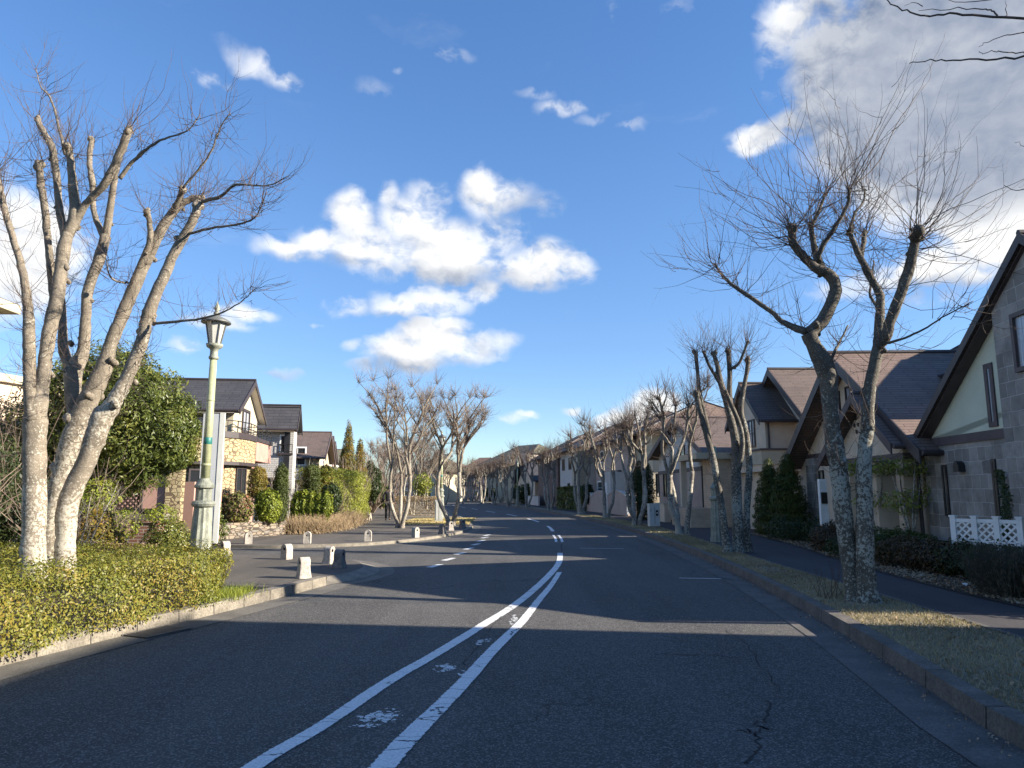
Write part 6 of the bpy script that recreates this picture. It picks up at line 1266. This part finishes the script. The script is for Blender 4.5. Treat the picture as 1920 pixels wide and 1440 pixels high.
# bollards: rounded block with a round eye hole
def bollard_mesh(flare=.0, H_=.34, w=.105, t_=.085, hole_r=.032):
    N = 40; out = []; inn = []
    for i in range(N):
        a = 2*math.pi*i/N; ca, sa = math.cos(a), math.sin(a); zc = H_-w
        if sa >= 0: x, z = ca*w, zc+sa*w
        else:
            k_ = max(abs(ca)/1.0, abs(sa)*w/zc if zc else 1); 
            s_ = 1/max(abs(ca), abs(sa)*1.0); x = ca*s_; z = sa*s_; x = x*w; z = zc+z*zc
        fl = 1+flare*max(0, 1-z/(H_*.45)); out.append((x*fl, z)); inn.append((ca*hole_r, zc+sa*hole_r))
    m = MB()
    def tf(z): return t_*(1+flare*.9*max(0, 1-z/(H_*.45)))
    for sgn in (-1, 1):
        for i in range(N):
            j_ = (i+1) % N; q = [(out[i][0]*.93, sgn*tf(out[i][1]), out[i][1]), (out[j_][0]*.93, sgn*tf(out[j_][1]), out[j_][1]), (inn[j_][0], sgn*(t_-.012), inn[j_][1]), (inn[i][0], sgn*(t_-.012), inn[i][1])]
            m.face(q if sgn < 0 else q[::-1])
    for i in range(N):
        j_ = (i+1) % N
        for (s0_, s1_, f0, f1) in ((-1, -.75, .93, 1), (-.75, .75, 1, 1), (.75, 1, 1, .93)):
            m.face([(out[j_][0]*f0, s0_*tf(out[j_][1]), out[j_][1]), (out[i][0]*f0, s0_*tf(out[i][1]), out[i][1]), (out[i][0]*f1, s1_*tf(out[i][1]), out[i][1]), (out[j_][0]*f1, s1_*tf(out[j_][1]), out[j_][1])])
    hm = MB()
    for i in range(N):
        j_ = (i+1) % N; hm.face([(inn[i][0], -t_+.012, inn[i][1]), (inn[j_][0], -t_+.012, inn[j_][1]), (inn[j_][0], t_-.012, inn[j_][1]), (inn[i][0], t_-.012, inn[i][1])])
    return m, hm
def bollard(label, loc, rz, mat='bollard', **k):
    o = empty('bollard', loc, label, 'bollard', 'stone bollards around the side street'); o.rotation_euler.z = rz; m, hm = bollard_mesh(**k); m.build('stone', mat, o); hm.build('eye_hole', 'hole', o)
for (px, py, rz, mat, fl, lab) in [(465,1019,.5,'bollard',0,'leftmost white bollard on the far kerb in front of the dry-stone wall'),(576,1018,.1,'bollard',0,'middle white bollard on the far kerb, grey eye facing the viewer'),(690,1014,.1,'bollard',0,'white bollard with dark round eye before the dry brown hedge'),(779,1007,.9,'bollard',0,'white bollard with shaded left side in front of the corner tree'),
        (421,1041,-.7,'bollard',0,'white bollard touching the end of the near left hedge'),(537,1048,-.6,'bollard',0,'white bollard on the near corner pavement with its dark eye turned left'),(617,1056,1.2,'bollard',.35,'rough flared pale bollard at the tip of the near corner'),(636,1064,1.4,'bollard_dk',.45,'dark weathered flared bollard beside the pale one at the near corner'),(569,1083,-.95,'bollard',.3,'nearest stained bollard, two openings, by the raised kerb end'),
        (829,1001,1.1,'bollard_dk',.3,'dark grey flared bollard before the grey cabinet'),(845,994,.4,'bollard',.3,'pale flared bollard at the foot of the tree beside the cabinet'),(867,990,.8,'bollard_dk',.4,'grey bollard at the point of the far corner kerb')]:
    g_ = G(px, py, .10); sc = {0: 1.0}.get(fl, 1.0); bollard(lab, (g_.x, g_.y, .085), rz, mat, flare=fl, H_=.36 if fl else .34, w=.105 if fl == 0 else .09, t_=.085)
# utility cabinets
def cabinet(label, loc, rz, w, d_, H_, panel=False):
    o = empty('utility_cabinet', loc, label, 'cabinet', None, rz); MB().box(-w/2,w/2,-d_/2,d_/2,.06,H_).build('body', 'box_gy', o); MB().box(-w/2-.02,w/2+.02,-d_/2-.02,d_/2+.02,H_,H_+.04).build('lid', 'box_gy', o); MB().box(-w/2+.02,w/2-.02,-d_/2+.02,d_/2-.02,-.1,.06).build('plinth', 'conc', o)
    dr = MB().box(-w/2+.03,w/2-.03,-d_/2-.012,-d_/2+.001,.12,H_-.06).build('door', 'box_gy', o)
    MB().box(-.006,.006,-d_/2-.016,-d_/2-.011,.14,H_-.08).build('seam', 'hole', dr)
    if panel:
        pn = MB().box(.04,.14,-d_/2-.03,-d_/2-.012,H_*.52,H_*.52+.22).build('meter_panel', 'black', o); MB().box(.07,.11,-d_/2-.035,-d_/2-.03,H_*.52+.08,H_*.52+.14).build('display', 'white', pn); MB().box(-w/2+.04,-w/2+.055,-d_/2-.03,-d_/2-.012,H_*.7,H_*.82).build('handle', 'black', o)
    return o
c = G(828, 977, .1); cabinet('plain grey utility cabinet beside the bare tree on the grass point', (-3.62, 35.6, .09), .15, .36, .5, 1.05)
c = G(1226, 985, .13); cabinet('white utility cabinet with black panel on the right verge', (5.75, 29.3, .135), .12, .42, .3, .92, True)
# wavy garden wall of the pinkish house
o = empty('garden_wall', (6.0,56.5,.13), 'pinkish beige garden wall with a wavy top on the right', 'wall'); a = Vector((5.35,57.5,0)); b = Vector((7.0,43.5,0)); L_ = (b-a).length; ang = math.atan2(b.y-a.y, b.x-a.x); o.location = (a.x, a.y, .13); o.rotation_euler.z = ang
xs = np.linspace(0, L_, 80); top = 1.15+.35*np.abs(np.sin(xs*math.pi/4.6))**.8; top[xs < .2] = 1.3
MB().prism([(0,0,0)]+[(L_,0,0)]+[(x, 0, t_) for x, t_ in zip(xs[::-1], top[::-1])], (0,.2,0)).build('wall_body', 'render_k', o)
m = MB()
for i in range(79): m.slab((xs[i],-.04,top[i]+.05),(xs[i+1],-.04,top[i+1]+.05),(xs[i+1],.24,top[i+1]+.05),(xs[i],.24,top[i]+.05), .05)
m.build('coping', 'render_w', o)
o = empty('garden_gate', (7.05,42.6,.13), 'white garden gate beside the wavy wall', 'gate'); o.rotation_euler.z = ang; gm = MB(); [gm.box(x, x+.07, -.02, .02, .1, 1.35) for x in np.linspace(-.9, .2, 9)]; gm.box(-.9,.27,-.03,-.02,.25,.33); gm.box(-.9,.27,-.03,-.02,1.1,1.18); gm.build('slats', 'white', o); MB().box(.3,.6,-.15,.15,0,1.4).build('post', 'render_k', o)
o = empty('low_wall', (2.3,81,.13), 'low pale block wall in front of the dark brick house', 'wall'); o.rotation_euler.z = -1.45; MB().box(-4,4,0,.2,0,1.0).build('blocks', 'render_w', o); MB().box(-4.02,4.02,-.02,.22,1.0,1.06).build('coping', 'conc', o)
o = empty('entrance_wall', (7.4,35.5,.13), 'low beige entrance wall with sunlit cap behind the white cabinet', 'wall'); MB().box(-.15,.15,-1.2,1.0,0,.85).build('wall_body', 'render_b', o); MB().box(-.18,.18,-1.23,1.03,.85,.90).build('cap', 'render_c', o)
o = empty('mailbox_post', (8.35,19.3,.15), 'white slim mailbox post between the two trunks of the nearest right tree', 'mailbox'); MB().box(-.1,.1,-.06,.06,0,1.75).build('post', 'white', o); MB().box(-.08,.08,-.09,-.06,1.1,1.4).build('mailbox', 'black', o)
# drain grate in the left gutter, small cover in the right verge
o = empty('drain_grate', (-3.95,8.25,.012), 'steel drain grate in the near left gutter', 'drain'); o.rotation_euler.z = math.radians(68); m = MB(); [m.box(-.3+i*.04,-.28+i*.04,-.17,.17,0,.008) for i in range(15)]; m.box(-.32,.3,-.19,-.17,0,.012); m.box(-.32,.3,.17,.19,0,.012); m.build('bars', 'iron', o); MB().box(-.31,.29,-.17,.17,-.008,-.004).build('pit', 'hole', o)
o = empty('cover_plate', (4.78,13.5,.137), 'rusty cover plate set in the right verge between the first two trees', 'cover'); MB().box(-.2,.2,-.45,.45,0,.012).build('plate', 'iron', o); MB().box(-.23,.23,-.48,.48,-.004,.004).build('frame', 'conc_r', o)
# suckers and roots at the first right tree
b0 = Vector((4.25,9.85,.13)); bare_shrub('thin reddish suckers at the foot of the nearest right tree', b0, 14, .62, 1.2, 'twig', .003, sub=1, name='root_suckers', cat='shrub')
# flower of litter: small white bag scrap by the rosemary
o = empty('paper_scrap', (6.75,10.9,.17), 'small white crumpled scrap on the litter by the path', 'litter'); m = MB()
rp = [(math.cos(i*.9)*.045*(1+.4*math.sin(i*3)), math.sin(i*.9)*.04, .02+.02*math.sin(i*2.3)) for i in range(7)]
m.v = [(0,0,.05)]+rp; m.f = [[0, 1+i, 1+(i+1) % 7] for i in range(7)]; m.mi = [0]*7; m.build('paper', 'white', o)
# ---------------------------------------------------------------- person and dog
def skin_obj(name, verts, edges, radii, mat, parent, sub=2, root=0):
    me = bpy.data.meshes.new(name); me.from_pydata([tuple(v) for v in verts], edges, []); o = link(name, me, mat, parent)
    sk = o.modifiers.new('skin', 'SKIN'); me.skin_vertices.new() if not me.skin_vertices else None
    for i, r in enumerate(radii): me.skin_vertices[0].data[i].radius = r if isinstance(r, tuple) else (r, r)
    me.skin_vertices[0].data[root].use_root = True; ss = o.modifiers.new('sub', 'SUBSURF'); ss.levels = sub; ss.render_levels = sub; sk.use_smooth_shade = True; return o
pl = G(727, 976, .09); o = empty('person', (pl.x, pl.y, .09), 'person in a dark jacket and black trousers walking away on the left pavement', 'person')
B = [(0,0,.93),(0,0,1.12),(0,-.01,1.32),(0,0,1.47),(0,.01,1.53),(0,.015,1.62),(0,.02,1.70),   # pelvis..head 0-6
     (-.19,0,1.42),(-.25,-.02,1.16),(-.27,.08,.93),(-.27,.11,.85),  # left arm 7-10
     (.19,0,1.42),(.26,.0,1.15),(.27,-.02,.91),(.27,-.01,.82),      # right arm 11-14
     (-.09,0,.88),(-.10,.08,.48),(-.10,-.02,.09),(-.10,.10,.03),    # left leg 15-18
     (.09,0,.88),(.10,.02,.48),(.10,-.16,.12),(.10,-.06,.03)]       # right leg 19-22
E_ = [(0,1),(1,2),(2,3),(3,4),(4,5),(5,6),(3,7),(7,8),(8,9),(9,10),(3,11),(11,12),(12,13),(13,14),(0,15),(15,16),(16,17),(17,18),(0,19),(19,20),(20,21),(21,22)]
R_ = [(.13,.1),(.12,.09),(.13,.09),(.08,.06),.052,(.075,.088),(.06,.07),.05,.042,.03,.036,.05,.042,.03,.036,.078,.055,.036,(.035,.03),.078,.055,.036,(.035,.03)]
skin_obj('body', B, E_, R_, 'skin', o)
fg = []; fe = []; fr_ = []
def cloth(name, idx, edges, grow, mat):
    mp = {v: i for i, v in enumerate(idx)}; skin_obj(name, [B[i] for i in idx], [(mp[a], mp[b]) for a, b in edges], [tuple(x+grow for x in (R_[i] if isinstance(R_[i], tuple) else (R_[i], R_[i]))) for i in idx], mat, o)
cloth('jacket', [0,1,2,3,7,8,9,11,12,13], [(0,1),(1,2),(2,3),(3,7),(7,8),(8,9),(3,11),(11,12),(12,13)], .028, 'cloth_j')
cloth('trousers', [0,15,16,17,19,20,21], [(0,15),(15,16),(16,17),(0,19),(19,20),(20,21)], .020, 'cloth_t')
skin_obj('hair', [(0,.0,1.60),(0,-.012,1.68),(0,.01,1.745)], [(0,1),(1,2)], [(.068,.07),(.084,.094),(.058,.066)], 'hair', o)
for sx_, y_, z_ in ((-.10,.05,.03),(.10,-.11,.05)): skin_obj('shoe', [(sx_,y_-.1,z_+.02),(sx_,y_,z_+.02),(sx_,y_+.1,z_)], [(0,1),(1,2)], [(.045,.04),(.048,.04),(.04,.03)], 'cloth_t', o, 1)
o.rotation_euler.z = math.radians(8)
dl = G(692, 976, .09); o = empty('dog', (dl.x, dl.y, .09), 'small white dog standing on the left pavement beside the dry hedge', 'dog'); o.rotation_euler.z = math.radians(35)
D = [(0,-.12,.24),(0,0,.25),(0,.13,.26),(0,.20,.33),(0,.24,.38),(0,.31,.36),(-.055,-.14,.13),(-.055,-.17,.07),(-.055,-.15,.0),(.055,-.14,.13),(.055,-.17,.07),(.055,-.15,.0),(-.05,.14,.12),(-.05,.14,.0),(.05,.14,.12),(.05,.14,.0),(0,-.18,.33),(0,-.17,.40)]
skin_obj('body', D, [(0,1),(1,2),(2,3),(3,4),(4,5),(0,6),(6,7),(7,8),(0,9),(9,10),(10,11),(2,12),(12,13),(2,14),(14,15),(0,16),(16,17)], [(.07,.075),(.075,.075),(.075,.085),.05,.05,.022,.032,.022,.02,.032,.022,.02,.028,.02,.028,.02,.022,.02], 'fur', o, 2, 1)
MB().prism([(-.05,.22,.41),(-.015,.22,.43),(-.045,.22,.47)], (0,.015,0)).prism([(.05,.22,.41),(.015,.22,.43),(.045,.22,.47)], (0,.015,0)).build('ears', 'fur', o)
